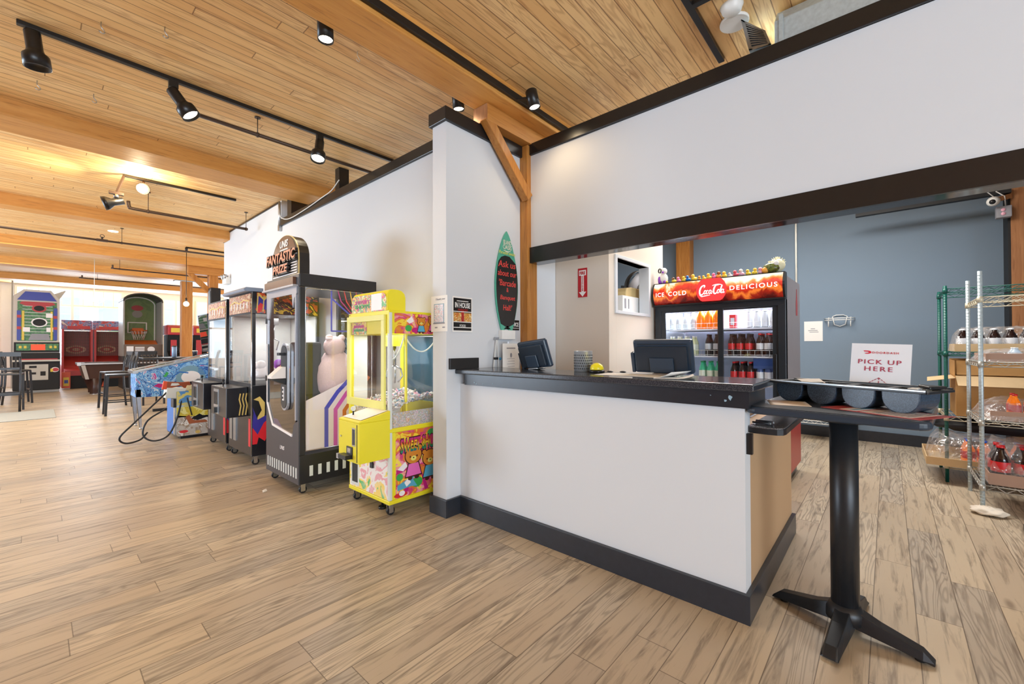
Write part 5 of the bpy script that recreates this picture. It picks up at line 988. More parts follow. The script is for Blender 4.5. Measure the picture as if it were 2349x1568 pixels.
# ---- two slim claw machines with flames ----
mat('claw_black', (28, 28, 34), .3, var=.1); art('claw_marquee', [(120, 60, 44), (206, 150, 90), (146, 70, 50), (232, 220, 190), (180, 90, 60), (214, 90, 110)], 30); art('plush_pile', [(236, 230, 232), (214, 70, 150), (240, 130, 70), (150, 120, 180), (240, 238, 240), (224, 100, 60)], 12); art('claw_side', [(20, 20, 22), (240, 200, 50), (24, 24, 26), (226, 90, 40), (60, 130, 160)], 9); mat('flame_gold', (226, 196, 110), .4); mat('flame_red', (224, 40, 50), .4); mat('flame_blue', (60, 50, 150), .4)
mat('brick_red', (150, 92, 76), .5, var=.15); mat('awning_grey', (150, 164, 186), .35, var=.08)
def claw(y0, y1, top, label, awn):
    x0, x1 = 1.545, 2.26; K = thing('claw_machine', label, 'claw machine', ((x0+x1)/2, (y0+y1)/2, 0), 'slim claw machines')
    MB('claw_black').box(x0, x1, y0, y1, .1, .86).box(x0, x1, y0, y1, top-.24, top).box(x0, x0+.035, y0, y0+.035, .86, top-.24).box(x1-.03, x1, y0, y0+.03, .86, top-.24).box(x0, x0+.03, y1-.03, y1, .86, top-.24).build('cabinet', K, bevel=.004); MB('pale_pillar').box(x1-.02, x1, y0+.03, y1-.03, .86, top-.24).box(x0+.04, x1-.02, y1-.02, y1-.01, .86, top-.24).build('inner_lining', K)
    lamp('claw_machine_assumed_light', 'AREA', (1.9, (y0+y1)/2, top-.26), 4, (1, .95, .92), .5, .4, aim=(1.9, (y0+y1)/2, 0))  # assumed inner lamp, added so the inside is not dark; no fitting in view
    MB('chrome').cyl((x0-.006, y0-.004, .12), (x0-.006, y0-.004, top-.02), .006, n=8).build('edge_trim', K)
    S = Plane((1.70, y0, .47), (1, 0, 0), (0, 0, 1)); mb = MB('flame_gold')
    def fl(pts, m): S.poly(mb.use(m), pts, .0005, .0015+.0004*len(mb.ms))
    fl([(-.12, -.1), (-.1, .05), (-.06, .12), (-.09, .22), (-.14, .24), (-.08, .27), (-.03, .2), (-.03, .08), (-.06, -.1)], 'flame_gold'); fl([(-.15, -.2), (-.15, .0), (-.14, .1), (-.15, .16), (-.1, .02), (-.02, .06), (.1, .0), (.2, -.22)], 'flame_blue'); fl([(-.15, -.24), (-.15, -.06), (-.1, -.14), (-.04, -.02), (.06, .06), (.04, -.08), (.14, -.24)], 'flame_red'); fl([(-.12, -.3), (-.09, -.17), (-.03, -.22), (.02, -.12), (.05, -.3)], 'claw_black'); mb.build('flame_artwork', K)
    S = Plane((1.72, y0, top-.12), (1, 0, 0), (0, 0, 1)); mb = MB('claw_side'); S.rect(mb, -.13, .52, -.11, .11, 0, .001); mb.use('flame_blue'); S.rect(mb, -.12, .02, -.07, .07, .001, .002); mb.use('flame_gold')
    for u in (-.13, -.07, .01): S.stroke(mb, [(u, -.09), (u+.01, .08)], .012, .001, .003)
    S.stroke(mb, [(-.12, .1), (-.06, .04), (-.02, .09)], .02, .001, .003); S.stroke(mb.use('flame_red'), [(-.12, -.08), (-.08, -.02)], .05, .001, .0025); mb.build('side_artwork', K)
    MB('clear_glass').box(x0+.035, x1-.03, y0+.006, y0+.01, .86, top-.24).build('side_glass', K)
    S = Plane((x0, (y0+y1)/2, top-.11), (0, -1, 0), (0, 0, 1)); w_ = (y1-y0)/2; mb = MB('claw_marquee'); S.rect(mb, -w_+.04, w_-.04, -.11, .09, .001, .006); mb.use('flame_gold'); S.stroke(mb, [(-w_*.8, .0), (-w_*.4, .03), (0, .0), (w_*.4, .03), (w_*.8, .01)], .014, .006, .009)
    for k in range(6): S.stroke(mb.use('art_white'), [(-w_*.7+k*w_*.27, -.06), (-w_*.68+k*w_*.27, .0)], .02, .006, .009)
    mb.build('marquee', K)
    MB('front_pane').box(x0+.004, x0+.008, y0+.035, y1-.03, .86, top-.24).build('front_glass', K); MB('dark_metal').box(x0-.004, x0+.006, y0+.03, y1-.03, .84, .88).build('front_rail', K)
    cb_ = MB('claw_black').box(x0-.2, x0, y0+.14, y1-.1, .52, .84).build('control_box', K, bevel=.006); S = Plane((x0-.2, (y0+y1)/2+.02, .66), (0, -1, 0), (0, 0, 1)); mb = MB('steel'); S.rect(mb, -.17, .0, -.12, .15, 0, .004); mb.use('black_plastic')
    for k in range(3): S.rect(mb, -.15+.05*k, -.12+.05*k, -.02, .12, .004, .008)
    S.rect(mb, -.12, -.04, -.11, -.05, .004, .03); mb.build('coin_door', cb_); S = Plane((x0-.1, y0+.14, .66), (1, 0, 0), (0, 0, 1)); mb = MB('flame_gold')
    for k in range(3): S.stroke(mb, [(.02+.03*k, -.12), (.035+.03*k, -.02), (.02+.03*k, .05), (.03+.03*k, .11)], .012, .0005, .002)
    mb.build('box_flames', cb_); mb = MB('black_plastic').cyl((x0-.12, y1-.25, .84), (x0-.12, y1-.25, .89), .006).ball((x0-.12, y1-.25, .9), .016, 10); mb.build('joystick', cb_)
    mb = MB('flame_red').box(x0-.004, x0, y0+.04, y0+.1, .2, .5).use('steel').box(x0-.01, x0, y1-.3, y1-.08, .2, .48).use('black_plastic').box(x0-.014, x0-.01, y1-.2, y1-.18, .2, .48); mb.build('prize_chute', K)
    if awn: MB('awning_grey').prism([(x0+.12, y0, top), (x0-.06, y0, top-.0), (x0-.075, y0, top+.02), (x0-.05, y0, top+.045), (x0+.12, y0, top+.045)], (0, .03, 0), (0, y1-y0, 0)).build('topper_bar', K, bevel=.006)
    mb = MB('plush_pale'); g_ = MB('steel').box(1.86, 1.94, (y0+y1)/2-.04, (y0+y1)/2+.04, top-.34, top-.24).cyl((1.9, (y0+y1)/2, top-.34), (1.9, (y0+y1)/2, top-.5), .01)
    for k in range(3): a_ = 2*PI*k/3; g_.tube([(1.9, (y0+y1)/2, top-.5), (1.9+.06*math.cos(a_), (y0+y1)/2+.06*math.sin(a_), top-.53), (1.9+.03*math.cos(a_), (y0+y1)/2+.03*math.sin(a_), top-.64)], .008, 6)
    g_.build('claw', K)
    for i, (dx, dy) in enumerate(((.05, .05), (.05, y1-y0-.05), (x1-x0-.05, .05), (x1-x0-.05, y1-y0-.05))): caster(K, x0+dx, y0+dy, .1, .036)
    mb = MB('plush_pile')
    for i, (x, y, z, s_, c) in enumerate(((1.72, y0+.14, .98, .11, 'white'), (1.95, y0+.13, .94, .1, 'orange'), (2.1, y0+.2, .97, .1, 'magenta'), (1.75, y0+.4, .97, .1, 'white'), (2.0, y0+.42, .98, .11, 'lilac'))):
        o = thing('plush_toy', '%s plush toy heaped %s inside the %s' % (c, ('at the glass corner', 'against the side glass', 'near the back', 'behind the front glass', 'in the middle')[i], 'flame-sided claw machine' if awn else 'farther claw machine'), 'plush toy', (x, y, z-.08), 'plush toys in the claw machines'); m_ = {'white': 'art_white', 'orange': 'duck_orange', 'magenta': 'rb1', 'lilac': 'purple_toy'}[c]
        q = MB(m_); blob(q, (x, y, z), (s_, s_*.9, s_*.85), .12, i+int(y0*7), flat=True); q.build('toy_body', o); MB(m_).ball((x-.05, y-.02, z+s_*.85), s_*.5, 10).build('toy_head', o)
claw(5.10, 5.92, 1.875, 'slim black claw machine with flame artwork and grey topper, behind the tall prize cabinet', True)
claw(6.02, 6.84, 1.86, 'second black claw machine, half hidden beyond the flame-sided one', False)
# ---- hunting game pedestal with toy rifle ----
art('hunt_sky', [(110, 180, 226), (150, 206, 236), (90, 150, 214), (226, 214, 120), (200, 220, 236)], 4); art('hunt_field', [(236, 224, 90), (222, 200, 70), (246, 240, 160), (150, 150, 60)], 8); art('hunt_snow', [(226, 224, 224), (200, 196, 190), (170, 150, 130), (240, 240, 236), (120, 100, 84), (206, 60, 50)], 9)
mat('deer_brown', (178, 96, 54), .5, var=.1); mat('hunt_blue', (40, 110, 190), .35); mat('hunt_cream', (230, 216, 170), .4); mat('gun_wood', (150, 72, 36), .35, var=.1); mat('gun_orange', (226, 84, 40), .4)
K = thing('hunting_game_pedestal', 'hunting arcade pedestal with deer artwork and toy rifle holster', 'arcade pedestal', (1.65, 7.7, 0)); hx0, hx1, hy0, hy1 = 1.3, 2.05, 7.345, 7.95
sec = [(hx0, .035), (hx1, .035), (hx1, .80), (hx0+.36, .79), (hx0+.24, .70), (hx0+.1, .66), (hx0, .66)]
MB('claw_black').prism([(x, hy0+.003, z) for x, z in sec], (0, 0, 0), (0, hy1-hy0, 0)).box(hx0+.05, hx1-.05, hy0+.04, hy1-.04, .0, .04).build('pedestal_cabinet', K, bevel=.005)
S = Plane((0, hy0+.003, 0), (1, 0, 0), (0, 0, 1)); mb = MB('hunt_sky'); S.poly(mb, [(hx0, .42), (hx1, .44), (hx1, .80), (hx0+.36, .79), (hx0+.24, .70), (hx0+.1, .66), (hx0, .66)], 0, .001); mb.use('hunt_field'); S.rect(mb, hx0, hx1, .30, .44, .0005, .0012); mb.use('hunt_snow'); S.poly(mb, [(hx0, .04), (hx1, .04), (hx1, .3), (hx0+.4, .26), (hx0, .33)], .0005, .0014)
S.poly(mb.use('hunt_blue'), [(hx0+.16, .47), (hx0+.26, .51), (hx0+.52, .52), (hx0+.6, .47), (hx0+.5, .44), (hx0+.25, .44)], .0016, .0024)
S.ell(mb.use('deer_brown'), hx0+.52, .25, .1, .05, .0016, .0024); S.poly(mb, [(hx0+.42, .24), (hx0+.4, .36), (hx0+.36, .34), (hx0+.38, .31), (hx0+.4, .26)], .0016, .0026); S.ell(mb, hx0+.39, .35, .035, .022, .0016, .0026); S.stroke(mb.use('gun_wood'), [(hx0+.39, .36), (hx0+.33, .4), (hx0+.3, .385)], .01, .0016, .0028); S.stroke(mb, [(hx0+.4, .36), (hx0+.44, .41), (hx0+.5, .4), (hx0+.46, .37)], .01, .0016, .0028)
S.poly(mb.use('deer_brown'), [(hx0+.1, .3), (hx0+.14, .33), (hx0+.16, .28), (hx0+.2, .24), (hx0+.34, .23), (hx0+.36, .2), (hx0+.14, .2)], .0016, .0024); S.poly(mb.use('claw_black'), [(hx0+.16, .27), (hx0+.26, .33), (hx0+.34, .27), (hx0+.24, .24)], .0014, .0018)
S.ell(mb.use('flame_gold'), hx0+.24, .075, .03, .022, .0016, .0024); S.ell(mb.use('flame_red'), hx0+.08, .1, .05, .02, .0016, .0022); mb.build('side_artwork', K)
S.text('BIG BUCK', 'hunt_cream', hx0+.14, hx0+.56, .52, .575, .0016, K, bold=.03); S.text('HD', 'hunt_cream', hx0+.29, hx0+.44, .452, .5, .0028, K, shear=.2)
mb = MB('chrome').box(hx0-.012, hx0+.0, hy0+.05, hy0+.14, .06, .58).use('hunt_blue').box(hx0-.01, hx0, hy0+.14, hy1-.03, .06, .62); mb.build('front_trim', K); MB('claw_black').box(hx0-.03, hx0-.002, hy0+.03, hy0+.2, .44, .56).build('coin_slot', K)
MB('pale_pillar').prism([(hx0-.12, hy0+.02, .58), (hx0+.06, hy0+.02, .56), (hx0+.12, hy0+.02, .70), (hx0-.1, hy0+.02, .72)], (0, 0, 0), (0, .2, 0)).use('hunt_cream').prism([(hx0+.06, hy0+.02, .56), (hx0+.2, hy0+.02, .6), (hx0+.34, hy0+.02, .72), (hx0+.12, hy0+.02, .74)], (0, .01, 0), (0, .19, 0)).build('gun_holster', K, bevel=.006)
mb = MB('claw_black').box(hx1-.16, hx1-.06, hy0-.02, hy0, .14, .6).use('chrome').box(hx1-.14, hx1-.1, hy0-.024, hy0-.02, .3, .55); mb.build('side_door', K)
t = thing('toy_rifle', 'orange-butted toy rifle lying in the holster of the hunting pedestal', 'toy gun', (1.5, 7.42, .72)); yv = 7.40
MB('gun_orange').prism([(1.145, yv, .70), (1.165, yv, .815), (1.205, yv, .805), (1.195, yv, .70)], (0, -.02, 0), (0, .02, 0)).build('butt_plate', t, bevel=.004); MB('gun_wood').prism([(1.195, yv, .705), (1.2, yv, .805), (1.36, yv, .785), (1.45, yv, .79), (1.47, yv, .74), (1.44, yv, .71), (1.40, yv, .69), (1.36, yv, .735)], (0, -.018, 0), (0, .018, 0)).build('gun_stock', t, bevel=.006)
MB('pale_pillar').prism([(1.24, yv, .745), (1.25, yv, .78), (1.32, yv, .775), (1.34, yv, .755), (1.3, yv, .742)], (0, -.0205, 0), (0, -.0185, 0)).build('stock_badge', t); MB('black_plastic').prism([(1.45, yv, .745), (1.46, yv, .79), (1.58, yv, .775), (1.82, yv, .695), (1.82, yv, .67), (1.6, yv, .74)], (0, -.015, 0), (0, .015, 0)).cyl((1.78, yv, .70), (1.86, yv, .672), .016).build('gun_barrel', t); MB('gun_wood').prism([(1.63, yv, .735), (1.64, yv, .75), (1.77, yv, .71), (1.76, yv, .69)], (0, -.02, 0), (0, .02, 0)).build('forend', t, bevel=.004)
cb_ = MB('dark_metal').tube(smooth([(1.4, 7.39, .69), (1.36, 7.36, .55), (1.30, 7.32, .3), (1.2, 7.3, .08), (1.05, 7.32, .03), (.95, 7.36, .12), (1.0, 7.38, .3), (1.2, 7.38, .44)]), .011, 8).tube(smooth([(1.2, 7.38, .66), (1.05, 7.36, .5), (.85, 7.34, .28), (.72, 7.34, .12), (.78, 7.34, .04), (.92, 7.36, .06), (1.0, 7.4, .14)]), .011, 8).tube(smooth([(1.4, 7.385, .69), (1.43, 7.34, .5), (1.47, 7.335, .32)]), .008, 8); tag(cb_.build('gun_cable'), 'grey armoured cable looping from the toy rifle down to the floor', 'cable')
# ---- pinball machine ----
art('pin_blue', [(60, 120, 200), (110, 170, 226), (40, 80, 160), (150, 200, 236), (70, 140, 210), (206, 226, 240), (200, 70, 150)], 6, dist=3)
K = thing('pinball_machine', 'blue pinball table with chrome legs, next to the hunting pedestal', 'pinball machine', (1.65, 8.98, 0)); py0, py1 = 8.66, 9.19; px0, px1 = 1.03, 2.24
MB('pin_blue').prism([(px0, py0, .50), (px1, py0, .47), (px1, py0, 1.17), (px0, py0, .88)], (0, 0, 0), (0, py1-py0, 0)).build('body', K, bevel=.006)
MB('steel').prism([(px0-.02, py0-.01, .88), (px0-.02, py0-.01, .915), (px1, py0-.01, 1.205), (px1, py0-.01, 1.17)], (0, 0, 0), (0, .03, 0)).prism([(px0-.02, py1-.02, .88), (px0-.02, py1-.02, .915), (px1, py1-.02, 1.205), (px1, py1-.02, 1.17)], (0, 0, 0), (0, .03, 0)).box(px0-.035, px0+.03, py0-.01, py1+.01, .87, .915).build('side_rail', K, bevel=.004)
MB('clear_glass').prism([(px0, py0+.02, .905), (px1, py0+.02, 1.19), (px1, py1-.02, 1.19), (px0, py1-.02, .905)], (0, 0, 0), (0, 0, .004)).build('playfield_glass', K)
S = Plane((1.6, py0, .8), (1, 0, 0), (0, 0, 1)); mb = MB('print_blue'); S.ell(mb, .12, -.03, .2, .2, .001, .002); mb.use('hunt_blue'); 
for k in range(6): S.stroke(mb, [(.22, .18-.03*k), (.35, .17-.03*k), (.48, .2-.03*k), (.62, .18-.03*k)], .012, .001, .0025)
S.stroke(mb, [(-.12, .0), (-.03, .07), (.08, .05)], .02, .001, .003); S.ell(mb.use('art_white'), .12, -.02, .13, .1, .002, .003); S.poly(mb.use('rb1'), [(-.36, -.14), (-.3, -.1), (-.2, -.13), (-.28, -.17)], .001, .003); S.poly(mb.use('art_green'), [(-.24, .0), (-.2, .08), (-.17, .06), (-.2, 0)], .001, .003); S.poly(mb.use('claw_black'), [(.44, .25), (.5, .3), (.62, .33), (.62, .22), (.5, .2)], .001, .003); mb.build('side_artwork', K)
for x, y in ((px0+.03, py0+.03), (px0+.03, py1-.03), (px1-.05, py0+.03), (px1-.05, py1-.03)): MB('chrome').prism([(x-.035, y-.03, .62), (x+.03, y-.03, .62), (x+.045, y-.03, .03), (x+.015, y-.03, .03)], (0, 0, 0), (0, .02, 0)).prism([(x-.035, y-.03, .62), (x-.03, y-.03, .62), (x+.02, y-.03, .03), (x+.015, y-.03, .03)], (0, 0, 0), (0, .05, 0)).cyl((x+.03, y-.02, 0), (x+.03, y-.02, .035), .018, n=12).build('leg', K)
bb = MB('claw_black').prism([(2.0, py0-.03, 1.19), (1.93, py0-.03, 1.84), (2.16, py0-.03, 1.9), (2.22, py0-.03, 1.19)], (0, 0, 0), (0, .62, 0)).build('backbox', K, bevel=.005); MB('pin_blue').prism([(2.1, py0-.032, 1.19), (2.06, py0-.032, 1.86), (2.16, py0-.032, 1.9), (2.22, py0-.032, 1.19)], (0, 0, 0), (0, .004, 0)).build('backbox_artwork', bb); MB('smoke_glass').prism([(1.995, py0, 1.22), (1.928, py0, 1.82), (1.93, py0, 1.82), (1.998, py0, 1.22)], (0, 0, 0), (0, .56, 0)).build('backglass', bb)
# ---------------- ceiling lights, pipes and duct ----------------
mat('track_black', (24, 23, 24), .35, var=.1); mat('lamp_grey', (70, 66, 62), .4, var=.1); mat('pipe_brown', (74, 56, 44), .45, var=.15, metal=.2)
def rail(label, x0, x1, y, z, w_=.034, h=.03, m='track_black'): return tag(MB(m).box(x0, x1, y-w_/2, y+w_/2, z-h, z).build('lighting_track', bevel=.003), label, 'lighting track')
rail('long black lighting track carrying three bell spotlights', -.09, 3.2, 4.12, CEIL)
rail('black lighting track along the side of the nearest timber beam', -1.2, 3.6, 2.216, 3.3, .03, .05)
rail('thin black lighting track past the second beam with the angled lamp', .69, 1.87, 6.86, CEIL)
rail('short black track carrying the long pendant bulb', 2.07, 3.1, 10.9, CEIL)
rail('black lighting track by the duct, running to the front wall cap', 2.2, 3.3, .885, CEIL, .04, .03)
rail('short black track branch beside the duct', 2.62, 2.66, .62, CEIL, .5, .03)
def spot(loc, dirv, label, y_off=0., bell=True, power=18, on=True, hang=.06):
    t = thing('track_spotlight', label, 'spotlight', loc, 'black spotlights'); L = Vector(loc); d = Vector(dirv).normalized()
    if bell: a = L-Vector((0, 0, hang)); b = a-d*.02; e = b+d*.24; prof = [(0, 0), (.036, .0), (.04, .006), (.04, .11), (.044, .13), (.064, .15), (.066, .165), (.066, .225), (.062, .225), (.056, .2), (0, .2)]
    else: a = L-Vector((0, 0, hang)); b = a; e = b+d*.15; prof = [(0, 0), (.04, 0), (.047, .008), (.047, .15), (.043, .15), (.04, .135), (0, .135)]
    MB('track_black').lathe(b, prof, 22, d).build('lamp_housing', t); sd = d.cross(Vector((0, 1, 0))).normalized()
    MB('track_black').box(L.x-.03, L.x+.03, L.y-.017, L.y+.017, L.z-.05, L.z-.0).bar(L-Vector((0, 0, .03)), b+d*.05, .014).build('mounting_arm', t)
    if on: 
        r_, h_ = (.056, .206) if bell else (.04, .138); MB('lamp_glow').lathe(b, [(0, h_), (r_, h_), (r_, h_+.001), (0, h_+.002)], 22, d).build('lamp_lens', t)
        p = b+d*(h_+.03); lamp('spot_beam', 'SPOT', p, power, (1, .84, .6), aim=p+d, spot=95, radius=.05, blend=.8)
    return t
spot((-.022, 4.12, CEIL-.028), (.12, .04, -1), 'black bell spotlight at the left end of the long track, lens turned away', hang=.03, on=False)
spot((.70, 4.12, CEIL-.028), (.5, -.25, -.8), 'lit black bell spotlight in the middle of the long track', hang=.08)
spot((1.83, 4.12, CEIL-.028), (-.2, -.25, -.9), 'lit black bell spotlight on the long track, closest to the white wall', hang=.07)
def can_light(loc, d, label, power=16, drop=.17):
    t = thing('track_spotlight', label, 'spotlight', loc, 'black spotlights'); b = Vector(loc); d = Vector(d).normalized()
    MB('track_black').lathe(b, [(0, 0), (.042, 0), (.047, .006), (.047, drop), (.043, drop), (.041, drop-.015), (0, drop-.015)], 24, d).build('lamp_housing', t); MB('lamp_glow').lathe(b, [(0, drop-.012), (.041, drop-.012), (.041, drop-.011), (0, drop-.01)], 22, d).build('lamp_lens', t)
    p = b+d*(drop+.03); lamp('spot_beam', 'SPOT', p, power, (1, .74, .44), aim=p+d, spot=140, radius=.05, blend=.9); return t
can_light((1.195, 2.62, CEIL), (.02, -.02, -1), 'lit black cylinder lamp hanging just behind the nearest beam, over the open floor', drop=.165)
can_light((2.275, 2.61, CEIL), (.1, -.02, -1), 'black cylinder lamp hanging behind the beam above the wing wall cap', drop=.15)
t = can_light((2.60, 2.10, 3.30), (.12, -.16, -.9), 'lit black cylinder spotlight on the beam track beside the post', drop=.14, power=9); MB('track_black').bar((2.545, 2.205, 3.25), (2.595, 2.12, 3.25), .014).build('mounting_arm', t)
# angled lamp and its lit neighbour on the thin track
t = thing('angled_lamp', 'dark angled lamp hanging on a jointed rod from the thin track', 'spotlight', (.69, 6.86, 3.33)); MB('pipe_brown').bar((.70, 6.86, 3.34), (.635, 6.88, 3.12), .035, .02).box(.57, .70, 6.86, 6.9, 3.10, 3.13).build('jointed_rod', t); MB('steel').cyl((.635, 6.88, 3.06), (.635, 6.88, 3.1), .025, n=12).build('swivel', t)
MB('track_black').lathe((.70, 6.88, 3.04), [(0, 0), (.04, .0), (.042, .1), (.075, .15), (.08, .19), (.072, .19), (.03, .13), (0, .13)], 20, (-.9, .1, -.35)).bar((.635, 6.88, 3.08), (.63, 6.88, 3.03), .02).build('lamp_housing', t); lamp('angled_lamp_beam', 'SPOT', (.50, 6.9, 2.98), 22, (1, .84, .55), aim=(-.8, 7.4, 3.3), spot=120, blend=.9)
t = thing('globe_lamp', 'glaring lit lamp on the thin ceiling track beside the angled one', 'lamp', (.86, 6.86, 3.33)); MB('pipe_brown').cyl((.88, 6.86, 3.2), (.88, 6.86, 3.34), .012).lathe((.90, 6.87, 3.24), [(0, 0), (.05, 0), (.07, .06), (.066, .06), (0, .02)], 18, (-.5, -.8, -.3)).build('lamp_housing', t); MB('bulb_glow').ball((.858, 6.80, 3.215), .055, 14).build('bulb', t); lamp('globe_lamp_light', 'POINT', (.82, 6.72, 3.17), 22, (1, .85, .58), radius=.05)
# sprinkler pipes
def pipe(label, pts, hang, r=.017):
    t = thing('sprinkler_pipe', label, 'pipe', pts[0]); MB('pipe_brown').tube(smooth(pts, 3) if len(pts) > 2 else pts, r, 10).build('pipe_run', t)
    for x, y, z in hang: MB('pipe_brown').cyl((x, y, z), (x, y, CEIL), .004, n=6).cyl((x, y, CEIL-.008), (x, y, CEIL), .025, n=10).lathe((x-.008, y, z), [(r+.001, 0), (r+.006, 0), (r+.006, .016), (r+.001, .016), (r+.001, 0)], 10, (1, 0, 0)).build('pipe_hanger', t)
    return t
pipe('dark ceiling pipe with one hanger beyond the long lighting track', [(.80, 4.26, 3.2), (3.2, 4.26, 3.2)], [(1.33, 4.26, 3.2)])
pipe('dark ceiling pipe with upturned end before the third beam', [(.80, 7.42, 3.19), (.81, 7.42, 3.12), (.86, 7.42, 3.1), (1.4, 7.42, 3.1), (2.18, 7.42, 3.1)], [(1.0, 7.42, 3.1), (2.16, 7.42, 3.1)], .02)
t = pipe('long dark ceiling pipe with a valve crossing to the white wall end', [(-4.5, 10.02, 3.1), (3.2, 10.02, 3.1)], [(1.0, 10.02, 3.1), (-2, 10.02, 3.1)]); MB('pipe_brown').cyl((.75, 10.02, 3.1), (.75, 10.02, 3.16), .014).lathe((.75, 10.0, 3.17), [(.022, 0), (.03, 0), (.03, .01), (.022, .01), (.022, 0)], 14, (0, 1, 0)).box(.68, .82, 10.0, 10.04, 3.08, 3.12).build('valve', t)
pipe('thin dark ceiling pipe before the farthest beams', [(1.18, 13.4, 3.18), (1.185, 13.4, 3.12), (1.22, 13.4, 3.1), (2.0, 13.4, 3.1), (4.5, 13.4, 3.1)], [(1.3, 13.4, 3.1)])
pipe('thin dark ceiling pipe in front of the far windows', [(.81, 15.85, 3.17), (.815, 15.85, 3.12), (.85, 15.85, 3.1), (2.0, 15.85, 3.1), (4.5, 15.85, 3.1)], [(1.1, 15.85, 3.1)])
t = thing('pendant_bulb', 'bare glowing bulb on a long cord before the far timber post', 'pendant lamp', (2.08, 10.9, 3.33)); MB('track_black').cyl((2.08, 10.9, 2.25), (2.08, 10.9, 3.34), .006, n=6).cyl((2.08, 10.9, 3.28), (2.08, 10.9, 3.34), .025, n=10).cyl((2.08, 10.9, 2.22), (2.08, 10.9, 2.29), .018, n=10).build('cord', t); MB('bulb_glow').ball((2.08, 10.9, 2.17), .05, 14).build('bulb', t); lamp('pendant_light', 'POINT', (2.08, 10.82, 2.05), 14, (1, .85, .6), radius=.06)
t = tag(MB('lamp_glow').cyl((.92, 10.0+.4, CEIL-.004), (.92, 10.4, CEIL), .07, n=20).build('recessed_light'), 'small round recessed light glowing in the ceiling by the long pipe', 'ceiling light')
# duct above the front wall
t = thing('ventilation_duct', 'galvanised ventilation duct above the front wall with a louvred end grille', 'duct', (3.4, -.5, 3.1))
MB('zinc').prism([(2.975, .50, 3.1), (2.975, .50, 3.245), (3.06, .50, 3.345), (3.55, .50, 3.345), (3.55, .50, 3.1)], (0, 0, 0), (0, -3.2, 0)).build('duct_body', t, bevel=.005)
gq = [(2.968, .68, 3.345), (2.968, .545, 3.205), (2.968, .515, 3.108), (2.968, .635, 3.122)]
MB('zinc').prism(gq, (.002, 0, 0), (.55, 0, 0)).build('duct_end', t); MB('zinc').box(2.966, 3.55, .455, .475, 3.1, 3.27).build('duct_seam', t)
gc = Vector((2.968, .594, 3.195)); gl = lambda u, v: (Vector(gq[0])*(1-u)+Vector(gq[1])*u)*(1-v)+(Vector(gq[3])*(1-u)+Vector(gq[2])*u)*v
def gquad(mb, u0, u1, v0, v1, d0, d1): return mb.prism([gl(u0, v0), gl(u1, v0), gl(u1, v1), gl(u0, v1)], (-d0, 0, 0), (-d1, 0, 0))
mb = MB('steel'); gquad(mb, 0, 1, 0, .1, 0, .01); gquad(mb, 0, 1, .9, 1, 0, .01); gquad(mb, 0, .16, 0, 1, 0, .01); gquad(mb, .88, 1, 0, 1, 0, .01); gquad(mb.use('black_matte'), .14, .9, .08, .92, 0, .002); mb.use('steel')
for k in range(9): gquad(mb, .16, .88, .12+.085*k, .155+.085*k, .002, .008)
mb.build('end_grille', t)
t = thing('smoke_detector', 'white round smoke detector on the ceiling beside the duct', 'smoke detector', (2.83, .70, CEIL)); MB('white_plastic').lathe((2.83, .70, CEIL), [(0, -.045), (.04, -.045), (.055, -.03), (.06, -.01), (.066, 0), (0, 0)], 22).build('detector_body', t)
tag(MB('white_plastic').cyl((2.97, .72, CEIL-.02), (2.97, .72, CEIL), .085, n=22).build('ceiling_plate', bevel=.004), 'white round ceiling plate right next to the duct end', 'plate')
# hooks in the boards
for i, (x, y, lab) in enumerate(((.27, 3.75, 'small metal hook in the ceiling boards near the left track end'), (.55, 3.5, 'small metal eye in the ceiling boards above the long track'), (.31, 4.87, 'small metal hook in the boards before the second beam'), (1.50, 2.78, 'white cup hook in the boards next to the cylinder lamp'), (-.0, 4.95, 'tiny metal hook in the boards at the left before the second beam'))):
    tag(MB('white_plastic' if i == 3 else 'steel').tube(smooth([(x, y, CEIL), (x, y, CEIL-.03), (x+.012, y, CEIL-.045), (x+.018, y, CEIL-.06), (x+.004, y, CEIL-.07), (x-.01, y, CEIL-.06)], 3), .003, 6).build('ceiling_hook'), lab, 'hook', 'hooks in the ceiling')
# black stub posts and cables on the long white wall
tag(MB('black_trim').box(2.33, 2.45, 4.74, 4.84, 3.082, CEIL).build('stub_post', bevel=.003), 'black stub post between the white wall cap and the ceiling', 'post')
tag(MB('black_trim').box(2.33, 2.62, 6.12, 6.26, 3.082, CEIL).build('black_hatch'), 'black panel standing on the wall cap by the taller wall', 'panel')
tag(MB('steel').box(2.28, 2.34, 6.42, 6.47, 2.92, 3.0).cyl((2.30, 6.45, 3.0), (2.30, 6.45, 3.34), .012, n=10).cyl((2.30, 6.49, 3.0), (2.30, 6.49, 3.34), .008, n=8).build('conduit_box'), 'grey conduit and junction box at the step in the white wall', 'conduit')
tag(MB('white_plastic').tube(smooth([(2.30, 6.47, 3.33), (2.285, 6.4, 3.12), (2.285, 6.1, 3.02), (2.285, 5.6, 3.03), (2.285, 5.1, 3.07), (2.29, 4.85, 3.1), (2.32, 4.72, 3.2)]), .006, 6).build('white_cable'), 'thin white cable sagging along the black wall cap', 'cable')
t = thing('emergency_light', 'white twin-head emergency light high on the white wall end', 'emergency light', (2.28, 8.9, 2.44)); MB('white_plastic').box(2.24, 2.32, 8.78, 9.0, 2.40, 2.52).build('light_body', t, bevel=.01)
for y in (8.82, 8.96): MB('steel').lathe((2.27, y, 2.54), [(0, 0), (.03, 0), (.045, .05), (0, .045)], 14, (-.8, 0, -.2)).build('lamp_head', t)
